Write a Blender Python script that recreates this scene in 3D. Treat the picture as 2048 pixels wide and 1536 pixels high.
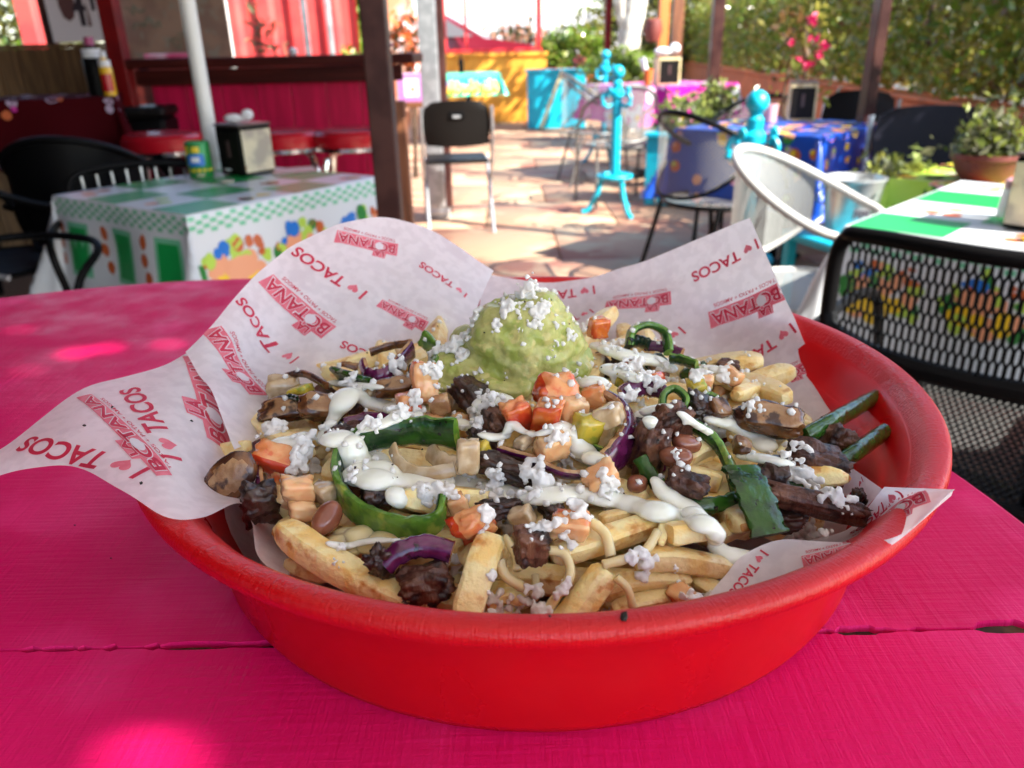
import bpy, bmesh, math, random
import numpy as np
from mathutils import Vector, Matrix, Euler, noise
from mathutils.bvhtree import BVHTree
random.seed(7); np.random.seed(7)
PI = math.pi; R = math.radians
for o in list(bpy.data.objects): bpy.data.objects.remove(o)
SC = bpy.context.scene; COL = SC.collection

# ------------------------------------------------------------------ camera
CAMZ = 1.12; PITCH = R(23.5); ROLL = R(-1.3); FPX = 1540.0
CP = Vector((0, 0, CAMZ))
FW = Vector((0, math.cos(PITCH), -math.sin(PITCH)))
_r0 = Vector((1, 0, 0)); _u0 = _r0.cross(FW)
RT = math.cos(ROLL)*_r0 + math.sin(ROLL)*_u0
UP = -math.sin(ROLL)*_r0 + math.cos(ROLL)*_u0
cd = bpy.data.cameras.new('camera'); cam = bpy.data.objects.new('camera', cd); COL.objects.link(cam)
cam.matrix_world = Matrix(((RT.x, UP.x, -FW.x, 0), (RT.y, UP.y, -FW.y, 0), (RT.z, UP.z, -FW.z, CAMZ), (0, 0, 0, 1)))
cd.sensor_width = 36; cd.lens = 36*FPX/2048; cd.clip_start = .01; cd.clip_end = 400
cd.dof.use_dof = True; cd.dof.focus_distance = .295; cd.dof.aperture_fstop = 13.5
SC.camera = cam
# ------------------------------------------------------------------ light
SUN = Vector((.72, -.46, .74)).normalized()
w = bpy.data.worlds.new('World'); SC.world = w; w.use_nodes = True
nt = w.node_tree; bg = nt.nodes['Background']; sky = nt.nodes.new('ShaderNodeTexSky')
sky.sky_type = 'NISHITA'; sky.sun_disc = False
sky.sun_elevation = math.asin(SUN.z); sky.sun_rotation = math.atan2(SUN.x, SUN.y)
nt.links.new(sky.outputs[0], bg.inputs[0]); bg.inputs[1].default_value = .10
sl = bpy.data.lights.new('sun', 'SUN'); sl.energy = 3.9; sl.angle = R(.53); sl.color = (1, .94, .84)
so = bpy.data.objects.new('sun', sl); COL.objects.link(so); so.location = (4, -4, 6)
so.rotation_euler = (-SUN).to_track_quat('-Z', 'Y').to_euler()
SC.view_settings.view_transform = 'Standard'; SC.view_settings.look = 'None'
SC.view_settings.gamma = 1; SC.view_settings.use_curve_mapping = False
SC.view_settings.exposure = 2.42
SC.render.engine = 'CYCLES'; SC.cycles.use_denoising = True
SC.cycles.max_bounces = 8; SC.cycles.transparent_max_bounces = 16

# ------------------------------------------------------------------ helpers
def ray(px, py):            # forward component 1: the parameter is the depth along the lens axis
    return FW + RT*((px-1024)/FPX) + UP*((768-py)/FPX)
def G(px, py, z):           # where the sight line meets a level plane
    d = ray(px, py); return CP + d*((z-CAMZ)/d.z)
def AY(px, py, Y):          # where it meets a plane at distance Y
    d = ray(px, py); return CP + d*(Y/d.y)
def mpp(p): return (Vector(p)-CP).dot(FW)/FPX      # metres per pixel at a point
def cr(P, n, closed=False):                         # Catmull-Rom resample
    P = [Vector(p) for p in P]; m = len(P)
    if m == 2 and not closed: return [P[0].lerp(P[1], i/(n-1)) for i in range(n)]
    out = []; segs = m if closed else m-1; cnt = n if closed else n-1
    for i in range(n):
        t = i/cnt*segs; k = min(int(t), segs-1); u = t-k
        if closed: a, b, c, d = (P[(k+j-1) % m] for j in range(4))
        else: a, b, c, d = P[max(k-1, 0)], P[k], P[k+1], P[min(k+2, m-1)]
        out.append(.5*((2*b)+(c-a)*u+(2*a-5*b+4*c-d)*u*u+(3*b-a-3*c+d)*u**3))
    return out
def tag(o, label=None, cat=None, group=None, kind=None):
    if label: o['label'] = label
    if cat: o['category'] = cat
    if group: o['group'] = group
    if kind: o['kind'] = kind
    return o
def empty(name, loc=(0, 0, 0), rz=0, label=None, cat=None, group=None):
    o = bpy.data.objects.new(name, None); COL.objects.link(o); o.location = loc; o.rotation_euler = (0, 0, rz)
    o.empty_display_size = .05
    return tag(o, label, cat, group)
def link(name, me, parent=None, loc=None):
    o = bpy.data.objects.new(name, me); COL.objects.link(o)
    if parent is not None: o.parent = parent
    if loc is not None: o.location = loc
    return o
def mesh(name, V, F, mats, mi=None, smooth=True, parent=None, centre=False, uv=None):
    V = np.asarray(V, float); loc = None
    if centre: c = V.mean(0); V = V-c; loc = tuple(c)
    me = bpy.data.meshes.new(name); me.from_pydata(V.tolist(), [], [tuple(f) for f in F])
    for m in (mats if isinstance(mats, (list, tuple)) else [mats]): me.materials.append(m)
    if mi is not None: me.polygons.foreach_set('material_index', np.asarray(mi, np.int32))
    me.polygons.foreach_set('use_smooth', [bool(smooth)]*len(me.polygons))
    if uv is not None:
        l = me.uv_layers.new(name='UVMap'); idx = np.empty(len(me.loops), np.int32); me.loops.foreach_get('vertex_index', idx)
        l.data.foreach_set('uv', np.asarray(uv, float)[idx].ravel())
    me.update()
    return link(name, me, parent, loc)
class MB:
    def __init__(s): s.V = []; s.F = []; s.mi = []; s.M = Matrix.Identity(4)
    def add(s, V, F, m=0):
        b = len(s.V); s.V += [tuple(s.M @ Vector(v)) for v in V]; s.F += [tuple(b+i for i in f) for f in F]; s.mi += [m]*len(F); return s
    def box(s, c, d, rot=None, m=0, bev=0):
        x, y, z = (k/2 for k in d); c = Vector(c); Q = rot.to_matrix() if rot is not None else Matrix.Identity(3)
        if bev <= 0:
            P = [(-x, -y, -z), (x, -y, -z), (x, y, -z), (-x, y, -z), (-x, -y, z), (x, -y, z), (x, y, z), (-x, y, z)]
            return s.add([c+Q @ Vector(p) for p in P], [(3, 2, 1, 0), (4, 5, 6, 7), (0, 1, 5, 4), (1, 2, 6, 5), (2, 3, 7, 6), (3, 0, 4, 7)], m)
        b = min(bev, x*.9, y*.9, z*.9); P = []; F = []
        idx = {}
        for sx in (-1, 1):
            for sy in (-1, 1):
                for sz in (-1, 1):
                    for a in range(3):
                        q = [sx*(x-b), sy*(y-b), sz*(z-b)]; q[a] = (sx*x, sy*y, sz*z)[a]
                        idx[sx, sy, sz, a] = len(P); P.append(c+Q @ Vector(q))
        I = lambda sx, sy, sz, a: idx[sx, sy, sz, a]
        for sg in (-1, 1):
            for a in range(3):
                f = []
                for (u, v) in ((-1, -1), (1, -1), (1, 1), (-1, 1)):
                    k = [0, 0, 0]; k[a] = sg; k[(a+1) % 3] = u; k[(a+2) % 3] = v; f.append(I(*k, a))
                F.append(tuple(f) if sg > 0 else tuple(f[::-1]))
        for a in range(3):
            p, q = (a+1) % 3, (a+2) % 3
            for u in (-1, 1):
                for v in (-1, 1):
                    k0 = [0, 0, 0]; k0[a] = -1; k0[p] = u; k0[q] = v; k1 = list(k0); k1[a] = 1
                    f = (I(*k0, p), I(*k1, p), I(*k1, q), I(*k0, q)); F.append(f if u*v < 0 else f[::-1])
        for sx in (-1, 1):
            for sy in (-1, 1):
                for sz in (-1, 1):
                    f = (I(sx, sy, sz, 0), I(sx, sy, sz, 1), I(sx, sy, sz, 2)); F.append(f if sx*sy*sz > 0 else f[::-1])
        return s.add(P, F, m)
    def tube(s, P, r, n=8, closed=False, m=0, cap=True):
        P = [Vector(p) for p in P]; k = len(P); V = []; F = []
        rr = r if isinstance(r, (list, tuple)) else [r]*k
        prev = None
        for i in range(k):
            a = P[(i-1) % k] if (closed or i > 0) else P[i]; b = P[(i+1) % k] if (closed or i < k-1) else P[i]
            t = (b-a).normalized() if (b-a).length > 1e-9 else Vector((0, 0, 1))
            if prev is None: u = t.orthogonal().normalized()
            else: u = (prev-t*prev.dot(t)); u = u.normalized() if u.length > 1e-6 else t.orthogonal().normalized()
            prev = u; v = t.cross(u)
            for j in range(n):
                a_ = 2*PI*j/n; V.append(P[i]+(u*math.cos(a_)+v*math.sin(a_))*rr[i])
        for i in range(k if closed else k-1):
            i2 = (i+1) % k
            for j in range(n): F.append((i*n+j, i*n+(j+1) % n, i2*n+(j+1) % n, i2*n+j))
        if not closed and cap: F += [tuple(range(n))[::-1], tuple((k-1)*n+j for j in range(n))]
        return s.add(V, F, m)
    def lathe(s, prof, n=24, c=(0, 0, 0), m=0, cap=True, sx=1, sy=1):
        V = []; F = []; k = len(prof); c = Vector(c)
        for (r, z) in prof:
            for j in range(n): a = 2*PI*j/n; V.append(c+Vector((r*sx*math.cos(a), r*sy*math.sin(a), z)))
        for i in range(k-1):
            for j in range(n): F.append((i*n+j, i*n+(j+1) % n, (i+1)*n+(j+1) % n, (i+1)*n+j))
        if cap: F += [tuple(range(n))[::-1], tuple((k-1)*n+j for j in range(n))]
        return s.add(V, F, m)
    def prism(s, poly, h, m=0):       # polygon in local xy, extruded +z
        n = len(poly); V = [(x, y, 0) for x, y in poly]+[(x, y, h) for x, y in poly]
        return s.add(V, [tuple(range(n))[::-1], tuple(range(n, 2*n))]+[(i, (i+1) % n, n+(i+1) % n, n+i) for i in range(n)], m)
    def ball(s, c, r, n=10, m=0, sc=(1, 1, 1)):
        pr = [(r*math.sin(PI*i/n), -r*math.cos(PI*i/n)) for i in range(n+1)]; pr[0] = (r*.02, -r); pr[-1] = (r*.02, r)
        V = []; F = []; q = 2*n; c = Vector(c)
        for (a, z) in pr:
            for j in range(q): V.append(c+Vector((a*math.cos(2*PI*j/q)*sc[0], a*math.sin(2*PI*j/q)*sc[1], z*sc[2])))
        for i in range(n):
            for j in range(q): F.append((i*q+j, i*q+(j+1) % q, (i+1)*q+(j+1) % q, (i+1)*q+j))
        return s.add(V, F+[tuple(range(q))[::-1], tuple(n*q+j for j in range(q))], m)
    def build(s, name, mats, parent=None, smooth=True, centre=False, sharp=40):
        o = mesh(name, s.V, s.F, mats, s.mi, smooth, parent, centre)
        if smooth and sharp:
            o.data.set_sharp_from_angle(angle=R(sharp))
        return o
def mat(name, c, rough=.5, c2=None, scale=5, lo=.4, hi=.6, bump=0, bscale=30, sss=0, srad=(1, .4, .2), sscale=.003, metal=0, coat=0,
        spec=.5, rand=0, tl=0, stretch=None, c3=None, scale3=20, lo3=.55, hi3=.65, coord='Object', detail=4, bstretch=None, transm=0, emit=0, rvar=0):
    m = bpy.data.materials.new(name); m.use_nodes = True; t = m.node_tree; N = t.nodes; L = t.links
    b = N['Principled BSDF']; out = N['Material Output']
    b.inputs['Roughness'].default_value = rough; b.inputs['Metallic'].default_value = metal
    b.inputs['Specular IOR Level'].default_value = spec; b.inputs['Coat Weight'].default_value = coat
    b.inputs['Coat Roughness'].default_value = .12; b.inputs['Transmission Weight'].default_value = transm
    if sss: b.inputs['Subsurface Weight'].default_value = sss; b.inputs['Subsurface Radius'].default_value = srad; b.inputs['Subsurface Scale'].default_value = sscale
    tc = N.new('ShaderNodeTexCoord')
    def nz(sc, st=None, det=detail):
        n = N.new('ShaderNodeTexNoise'); n.inputs['Scale'].default_value = sc; n.inputs['Detail'].default_value = det
        mp = N.new('ShaderNodeMapping'); L.new(tc.outputs[coord], mp.inputs[0]); L.new(mp.outputs[0], n.inputs['Vector'])
        if st: mp.inputs['Scale'].default_value = st
        if coord == 'Object':
            oi = N.new('ShaderNodeObjectInfo'); v = N.new('ShaderNodeVectorMath'); v.operation = 'SCALE'; v.inputs[0].default_value = (7, 3, 5)
            L.new(oi.outputs['Random'], v.inputs['Scale']); L.new(v.outputs[0], mp.inputs['Location'])
        return n.outputs['Fac']
    def mixc(fac, a, bb, lo_, hi_):
        mr = N.new('ShaderNodeMapRange'); mr.inputs[1].default_value = lo_; mr.inputs[2].default_value = hi_; mr.interpolation_type = 'SMOOTHSTEP'
        L.new(fac, mr.inputs[0]); mx = N.new('ShaderNodeMix'); mx.data_type = 'RGBA'; L.new(mr.outputs[0], mx.inputs[0])
        for sock, v in ((6, a), (7, bb)):
            if isinstance(v, tuple): mx.inputs[sock].default_value = (*v[:3], 1)
            else: L.new(v, mx.inputs[sock])
        return mx.outputs[2]
    cur = tuple(c)
    if c2: cur = mixc(nz(scale, stretch), cur, tuple(c2), lo, hi)
    if c3: cur = mixc(nz(scale3), cur, tuple(c3), lo3, hi3)
    if rand:
        oi = N.new('ShaderNodeObjectInfo'); mr = N.new('ShaderNodeMapRange'); mr.inputs[3].default_value = 1-rand; mr.inputs[4].default_value = 1+rand
        L.new(oi.outputs['Random'], mr.inputs[0]); h = N.new('ShaderNodeHueSaturation'); L.new(mr.outputs[0], h.inputs['Value'])
        if isinstance(cur, tuple): h.inputs['Color'].default_value = (*cur, 1)
        else: L.new(cur, h.inputs['Color'])
        cur = h.outputs[0]
    if isinstance(cur, tuple): b.inputs['Base Color'].default_value = (*cur, 1)
    else: L.new(cur, b.inputs['Base Color'])
    if rvar:
        mr = N.new('ShaderNodeMapRange'); mr.inputs[1].default_value = .35; mr.inputs[2].default_value = .65; mr.inputs[3].default_value = rough-rvar; mr.inputs[4].default_value = rough+rvar
        L.new(nz(28, None, 6), mr.inputs[0]); L.new(mr.outputs[0], b.inputs['Roughness'])
    if bump:
        bp = N.new('ShaderNodeBump'); bp.inputs['Strength'].default_value = bump; bp.inputs['Distance'].default_value = .002
        L.new(nz(bscale, bstretch, 5), bp.inputs['Height']); L.new(bp.outputs[0], b.inputs['Normal'])
    if tl:
        tr = N.new('ShaderNodeBsdfTranslucent'); ms = N.new('ShaderNodeMixShader'); ms.inputs[0].default_value = tl
        if isinstance(cur, tuple): tr.inputs[0].default_value = (*cur, 1)
        else: L.new(cur, tr.inputs[0])
        L.new(b.outputs[0], ms.inputs[1]); L.new(tr.outputs[0], ms.inputs[2]); L.new(ms.outputs[0], out.inputs['Surface'])
    return m
def rotz(v, a): return Vector((v[0]*math.cos(a)-v[1]*math.sin(a), v[0]*math.sin(a)+v[1]*math.cos(a), v[2] if len(v) > 2 else 0))

# ------------------------------------------------------------------ materials of the place
m_dark = mat('dark_brown_paint', (.034, .010, .009), .42, spec=.25, c2=(.06, .022, .018), scale=9, bump=.3, bscale=60, bstretch=(1, 1, .1))
m_white_pole = mat('white_metal_paint', (.72, .72, .70), .35, c2=(.55, .52, .48), scale=8, lo=.55, hi=.7)
m_silver = mat('galvanised_metal', (.50, .52, .54), .32, c2=(.36, .38, .40), scale=14, metal=.7)
m_chrome = mat('chrome', (.8, .8, .8), .12, metal=1)
m_black = mat('black_metal', (.0035, .0035, .004), .42, spec=.1)
m_blackpl = mat('black_plastic', (.007, .006, .0055), .5, spec=.14, bump=.15, bscale=300)
m_redvinyl = mat('red_vinyl', (.42, .006, .016), .25, coat=.3)
m_barpink = mat('pink_wall_paint', (.47, .006, .06), .5, spec=.2, c2=(.36, .005, .045), scale=5, stretch=(6, 6, .6), bump=.2, bscale=40)
m_barwood = mat('dark_red_wood', (.035, .005, .004), .45, spec=.15, c2=(.055, .008, .006), scale=12, stretch=(.3, 4, 4))
m_brownwood = mat('brown_wood', (.20, .075, .03), .5, c2=(.12, .045, .02), scale=10, stretch=(3, 3, .3))
m_tan = mat('tan_wood', (.16, .09, .042), .7, spec=.1, c2=(.10, .055, .028), scale=10, stretch=(5, 5, .4), bump=.3, bscale=50, rand=.12)
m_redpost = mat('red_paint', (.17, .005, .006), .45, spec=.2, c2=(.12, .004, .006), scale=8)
m_board = mat('menu_board_face', (.27, .17, .12), .6, c2=(.20, .12, .09), scale=6, c3=(.22, .19, .15), scale3=14)
m_chalk = mat('chalk_marks', (.11, .14, .10), .8)
m_teal = mat('turquoise_paint', (.0, .36, .50), .42, c2=(.0, .27, .40), scale=7, lo=.5, hi=.7, bump=.2, bscale=60)
m_yellow = mat('yellow_wall_paint', (.78, .34, .03), .65, c2=(.70, .27, .02), scale=3)
m_orange = mat('orange_wall_paint', (.56, .125, .028), .7, c2=(.45, .095, .022), scale=2.5, c3=(.36, .085, .02), scale3=6)
m_orangepost = mat('orange_post_paint', (.62, .18, .04), .5)
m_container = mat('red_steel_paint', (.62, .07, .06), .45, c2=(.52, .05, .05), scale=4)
m_cream = mat('cream_wall', (.62, .55, .47), .7)
m_greywall = mat('pale_corrugated_sheet', (.58, .56, .58), .5)
m_trunk = mat('whitewashed_bark', (.66, .62, .54), .8, c2=(.40, .34, .28), scale=10, bump=.5, bscale=30)
m_bark = mat('bark', (.10, .06, .035), .85, c2=(.06, .035, .02), scale=20)
m_leafd = mat('dark_leaf', (.15, .18, .03), .12, rand=.1, tl=.55, c2=(.26, .24, .045), scale=1.2, spec=.7, c3=(.15, .08, .03), scale3=2.5, lo3=.58, hi3=.64)
m_leafb = mat('bright_leaf', (.16, .26, .02), .4, c2=(.09, .16, .015), scale=3, tl=.35)
m_leafy = mat('yellow_green_leaf', (.27, .30, .06), .4, c2=(.17, .22, .05), scale=6, tl=.3)
m_leafg = mat('dull_green_leaf', (.06, .075, .028), .5, c2=(.10, .10, .045), scale=5, tl=.25)
m_mag = mat('magenta_petal', (.65, .01, .12), .5, tl=.3)
m_orangepetal = mat('orange_petal', (.75, .18, .04), .5, tl=.3)
m_clay = mat('terracotta', (.17, .03, .02), .6, c2=(.12, .022, .016), scale=6)
m_paperw = mat('white_tissue', (.82, .82, .84), .8, tl=.2)
m_glass = mat('clear_glass', (.9, .95, .95), .05, transm=.9)
m_cream_label = mat('cream_print', (.60, .52, .36), .4, c2=(.35, .30, .24), scale=14, c3=(.45, .16, .06), scale3=22, lo3=.62, hi3=.68)
m_floor = mat('floor_base', (.16, .09, .07), .8)
m_paver = mat('stained_paver', (.34, .20, .125), .62, c2=(.25, .10, .065), scale=1.6, lo=.46, hi=.60, rand=.16, c3=(.36, .27, .175), scale3=3.5, lo3=.5, hi3=.62, bump=.3, bscale=25)
m_roof = mat('roof_timber', (.16, .09, .055), .8)
m_fill_sheet = mat('added_translucent_sheet', (.62, .60, .58), .6, tl=.66)  # translucency added so sun through the roof brightens the table below

def perf(name, c, scale, hole=.36, rough=.35):     # sheet metal punched with rows of holes
    m = bpy.data.materials.new(name); m.use_nodes = True; t = m.node_tree; N = t.nodes; L = t.links
    b = N['Principled BSDF']; b.inputs['Base Color'].default_value = (*c, 1); b.inputs['Roughness'].default_value = rough
    uv = N.new('ShaderNodeTexCoord'); v = N.new('ShaderNodeTexVoronoi'); v.inputs['Scale'].default_value = scale; v.inputs['Randomness'].default_value = 0
    mp = N.new('ShaderNodeMapping'); mp.inputs['Rotation'].default_value = (0, 0, R(45)); L.new(uv.outputs['UV'], mp.inputs[0]); L.new(mp.outputs[0], v.inputs['Vector'])
    lt = N.new('ShaderNodeMath'); lt.operation = 'LESS_THAN'; lt.inputs[1].default_value = hole; L.new(v.outputs['Distance'], lt.inputs[0])
    tr = N.new('ShaderNodeBsdfTransparent'); ms = N.new('ShaderNodeMixShader'); L.new(lt.outputs[0], ms.inputs[0])
    L.new(b.outputs[0], ms.inputs[1]); L.new(tr.outputs[0], ms.inputs[2]); L.new(ms.outputs[0], N['Material Output'].inputs['Surface'])
    return m
m_perfw = perf('white_punched_metal', (.24, .25, .245), 110, .30)
m_whiterail = mat('toned_white_rail', (.42, .42, .41), .4)  # white toned down to stop the sunlit rails glaring
m_perfg = perf('grey_punched_metal', (.30, .29, .27), 75, .46)

# ------------------------------------------------------------------ ground, walls, roof
g = mesh('patio_floor', [(-9, -4, -.03), (9, -4, -.03), (9, 34, -.03), (-9, 34, -.03)], [(0, 1, 2, 3)], m_floor, smooth=False); g['kind'] = 'structure'
pv = MB().box((0, 0, -.012), (.913, .913, .03), bev=.007); src = None
for i in range(-5, 5):
    for j in range(-1, 17):
        if src is None: o = pv.build('paver', m_paver, g, sharp=0); src = o
        else: o = src.copy(); COL.objects.link(o); o.parent = g
        o.location = (i*.92+.3+(.46 if j % 2 else 0), j*.92+.2, random.uniform(-.003, .003)); o.rotation_euler = (random.uniform(-.002, .002), random.uniform(-.002, .002), 0)
farg = mesh('street', [(-60, 17, -.02), (60, 17, -.02), (60, 120, -.02), (-60, 120, -.02)], [(0, 1, 2, 3)], mat('asphalt', (.07, .068, .066), .85, c2=(.05, .05, .05), scale=20), smooth=False); farg['kind'] = 'structure'
outg = mesh('ground', [(-150, -150, -.06), (150, -150, -.06), (150, 200, -.06), (-150, 200, -.06)], [(0, 1, 2, 3)], mat('pale_earth', (.24, .20, .15), .9), smooth=False); outg['kind'] = 'structure'

# unseen timber roof over the near patio, outline and holes shaped for the light
roof = empty('patio_roof', (0, 0, 2.6), 0, 'unseen timber roof on posts above the pink table and the bar, shaped for shade', 'roof')
BW = .145; y = -2.3; rows = []
while y < 4.3: rows.append(y); y += .15
tbl = G(560, 900, .91).z
holes = []
for (hx, hy, hw) in ((150, 700, .022), (215, 690, .018), (340, 682, .015), (40, 655, .014), (290, 1556, .029), (60, 735, .013)):
    p = G(hx, hy, .91); k = (2.6-.91)/SUN.z; holes.append((p.x+SUN.x*k, p.y+SUN.y*k, hw))
b0 = None
for yy in rows:
    cuts = sorted([(hx-hw/2, hx+hw/2) for hx, hy, hw in holes if yy-.075 < hy <= yy+.075]); xs = [(-7.0, None)]; segs = []; cur = -7.0
    for a, c in cuts: segs.append((cur, a)); cur = c
    segs.append((cur, 3.6 if yy < -.15 else 1.92 if yy < 3.2 else 1.2 if yy < 3.75 else .2))
    segs = [q for a, c in segs for q in ([(a, -.8), (-.8, c)] if a < -.8 < c else [(a, c)])]
    if -.15 <= yy < 1.0: segs.append((3.5, 5.0))  # outer boards added only to shade the floor at the right
    if yy < -.15: segs.append((3.6, 5.0))
    for a, c in segs:
        MB().box(((a+c)/2, yy, 0), (c-a, .1495, .006 if -.9 < a < 3 and yy < 1.5 else .03)).build('added_light_sheet' if -.9 < a < 3 and yy < 1.5 else 'board', m_fill_sheet if -.9 < a < 3 and yy < 1.5 else m_roof, roof, smooth=False)
for hx, hy, hw in holes:              # narrow the slots to knot-hole size
    yy = min(rows, key=lambda r: abs(r-hy))
    for s in (-1, 1):
        e0 = yy+s*.0748; e1 = hy+s*hw*.5
        if (e0-e1)*s > .002: MB().box((hx, (e0+e1)/2, .0), (hw*.999, abs(e0-e1), .005)).build('board', m_roof, roof, smooth=False)
for xx in (-6.5, -4.6, -2.9, -.35, 1.7, 4.4): MB().box((xx, -.7 if xx > 2 else .45 if xx > 0 else 1.0, -.08), (.07, 3.2 if xx > 2 else 5.5 if xx > 0 else 6.6, .12)).build('rafter', m_dark, roof, smooth=False)

def post(name, x, y, wd, h, m, label, cat='post', dp=None, base=True, z0=0):
    p = empty(name, (x, y, z0), 0, label, cat)
    MB().box((0, 0, h/2), (wd, dp or wd, h), bev=wd*.06).build('shaft', m, p, smooth=False)
    if base: MB().box((0, 0, .03), (wd*1.5, (dp or wd)*1.5, .06), bev=.006).build('base_plate', m, p, smooth=False)
    return p
def pole(name, x, y, r, h, m, label, z0=0):
    p = empty(name, (x, y, z0), 0, label, 'post')
    MB().tube([(0, 0, 0), (0, 0, h)], r, 14).build('shaft', m, p); MB().lathe([(r*2.2, 0), (r*2.2, .012), (r*1.1, .02)], 16).build('base_plate', m, p)
    return p
a = AY(764, 220, 2.2); post('roof_post', a.x, a.y, .066, 2.52, m_dark, 'thick dark brown post standing right of the green tablecloth table')
a = AY(395, 125, 2.9); pole('roof_post', a.x, a.y, .026, 2.55, m_white_pole, 'slim white painted pole in front of the pink bar')
a = AY(857, 100, 5.7); post('roof_post', a.x, a.y, .12, 2.8, m_silver, 'galvanised silver post behind the black folding chair', dp=.10)
a = AY(883, 100, 5.85); post('roof_post', a.x, a.y, .05, 2.8, m_dark, 'thin dark brown post pressed against the silver post', base=False)
a = AY(1752, 95, 4.1); post('roof_post', a.x, a.y, .055, 2.8, m_dark, 'dark brown post against the hedge beside the flowering bougainvillea', dp=.09)
a = AY(1432, 85, 6.6); post('roof_post', a.x, a.y, .085, 2.8, m_dark, 'dark brown post by the hedge behind the pink cloth table')
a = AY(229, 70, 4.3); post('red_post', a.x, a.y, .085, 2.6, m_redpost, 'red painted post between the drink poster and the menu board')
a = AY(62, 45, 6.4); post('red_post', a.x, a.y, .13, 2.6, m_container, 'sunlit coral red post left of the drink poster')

# orange wall with the hedge on the right
p0, p1 = G(2048, 225, .78), G(1500, 143, .78); dv = (p1-p0); dv.z = 0; dv.normalize(); q0 = p0-dv*3.2; L_ = 19.0
ang = math.atan2(dv.y, dv.x)
wall = empty('garden_wall', (q0.x, q0.y, 0), ang, 'low orange painted wall under the hedge along the right side', 'wall')
MB().box((L_/2, -.10, .375), (L_, .2, .75), bev=.015).build('wall_body', m_orange, wall, smooth=False)
MB().box((L_/2, -.10, .765), (L_, .25, .03), bev=.008).build('coping', m_orange, wall, smooth=False)
def leaves(n, fn, size, mname='foliage', mats=None, parent=None, flat=0, asp=.5, weights=None):
    P = np.array([fn() for _ in range(n)]); d = np.random.normal(size=(n, 3)); d[:, 2] *= (1-flat); d /= np.linalg.norm(d, axis=1)[:, None]
    e = np.cross(d, np.random.normal(size=(n, 3))); e /= np.linalg.norm(e, axis=1)[:, None]; nn = np.cross(d, e)
    s = (size*np.random.uniform(.6, 1.3, n))[:, None]
    V = np.stack([P-d*s, P+e*s*asp+nn*s*.12, P+d*s, P-e*s*asp+nn*s*.12], 1).reshape(-1, 3); F = np.arange(4*n).reshape(-1, 4)
    mi = np.random.choice(len(mats), n, p=weights) if len(mats) > 1 else np.zeros(n, int)
    return mesh(mname, V, F.tolist(), mats, mi, False, parent)
hedge = empty('hedge', (q0.x, q0.y, .78), ang, 'tall dense dark leafed hedge growing above the orange wall', 'hedge')
m_leafd2 = mat('olive_leaf', (.24, .25, .04), .15, tl=.5, c2=(.30, .25, .06), scale=2, spec=.7); m_leafbr = mat('dry_leaf', (.17, .085, .03), .5, tl=.2)
def hfn():
    x = 2.0+(L_-1.5)*random.random()**1.35; z = random.uniform(.02, 1.12); d = random.random()**.7
    bulge = .16*noise.noise(Vector((x*1.3, z*1.7, 3)))
    return (x, .0-d*.55+bulge, z)
leaves(44000, hfn, .041, 'foliage', [m_leafd, m_leafd2, m_leafbr, m_leafb], hedge, weights=[.26, .36, .06, .32])  # bright lime share raised so leaf colour imitates sunlit leaves
leaves(2600, lambda: (2+(L_-2)*random.random()**1.3, -.50-.15*random.random(), random.uniform(0, 1.02)), .075, 'inner_foliage', [m_leafd], hedge)
mb = MB()
for i in range(60):
    x = random.uniform(2, L_); mb.tube([(x, -.25, -.2), (x+random.uniform(-.1, .1), -.25+random.uniform(-.1, .1), .5), (x+random.uniform(-.3, .3), -.3, 1.0)], [.018, .012, .006], 6)
mb.build('branches', m_bark, hedge)
# bougainvillea in the hedge
a = AY(1608, 150, 4.55); bo = empty('bougainvillea', (a.x, a.y, .55), 0, 'thin bougainvillea with magenta flowers in front of the hedge', 'plant')
mb = MB(); mb.tube([(0, 0, 0), (.02, 0, .3), (-.02, .02, .7)], [.014, .01, .006], 6); mb.tube([(-.06, 0, 0), (-.1, 0, .3), (-.08, .02, .5)], [.012, .008, .005], 6); mb.build('stem', m_bark, bo)
cl = [AY(x, yy, 4.5)-Vector((a.x, a.y, .55)) for x, yy in ((1623, 40), (1584, 88), (1627, 82), (1648, 88), (1624, 128), (1595, 120), (1612, 135), (1640, 110))]
def bf():
    c = random.choice(cl); return tuple(c+Vector(np.random.normal(size=3))*.012)
leaves(70, bf, .022, 'blossom', [m_mag], bo)
def bf2(): return (random.gauss(-.02, .1), random.gauss(0, .05), random.uniform(.25, .75))
leaves(150, bf2, .03, 'foliage', [m_leafd], bo)

# ------------------------------------------------------------------ bar and left side
YB = 4.35
xl, xr = AY(312, 250, YB).x, AY(790, 200, YB).x
bar = empty('bar_counter', ((xl+xr)/2, YB, 0), 0, 'bar counter with a pink front and a dark red wooden top', 'bar'); hw = (xr-xl)/2
zt = AY(500, 113, YB).z
n = 7; pw = 2*hw/n
for i in range(n): MB().box((-hw+pw*(i+.5), .05, (zt-.056)/2), (pw-.004, .04, zt-.056), bev=.003).build('front_panel', m_barpink, bar, smooth=False)
MB().box((0, .0, zt-.092), (2*hw+.1, .05, .078), bev=.004).build('fascia', m_barwood, bar, smooth=False)
MB().box((-.06, .17, zt-.025), (2*hw+.36, .52, .05), bev=.008).build('counter_top', m_barwood, bar, smooth=False)
MB().box((-hw-.035, .04, .44), (.10, .09, .88), bev=.004).build('corner_post', m_brownwood, bar, smooth=False)
MB().box((hw+.02, .04, .44), (.05, .09, .88), bev=.004).build('corner_post', m_brownwood, bar, smooth=False)
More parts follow.
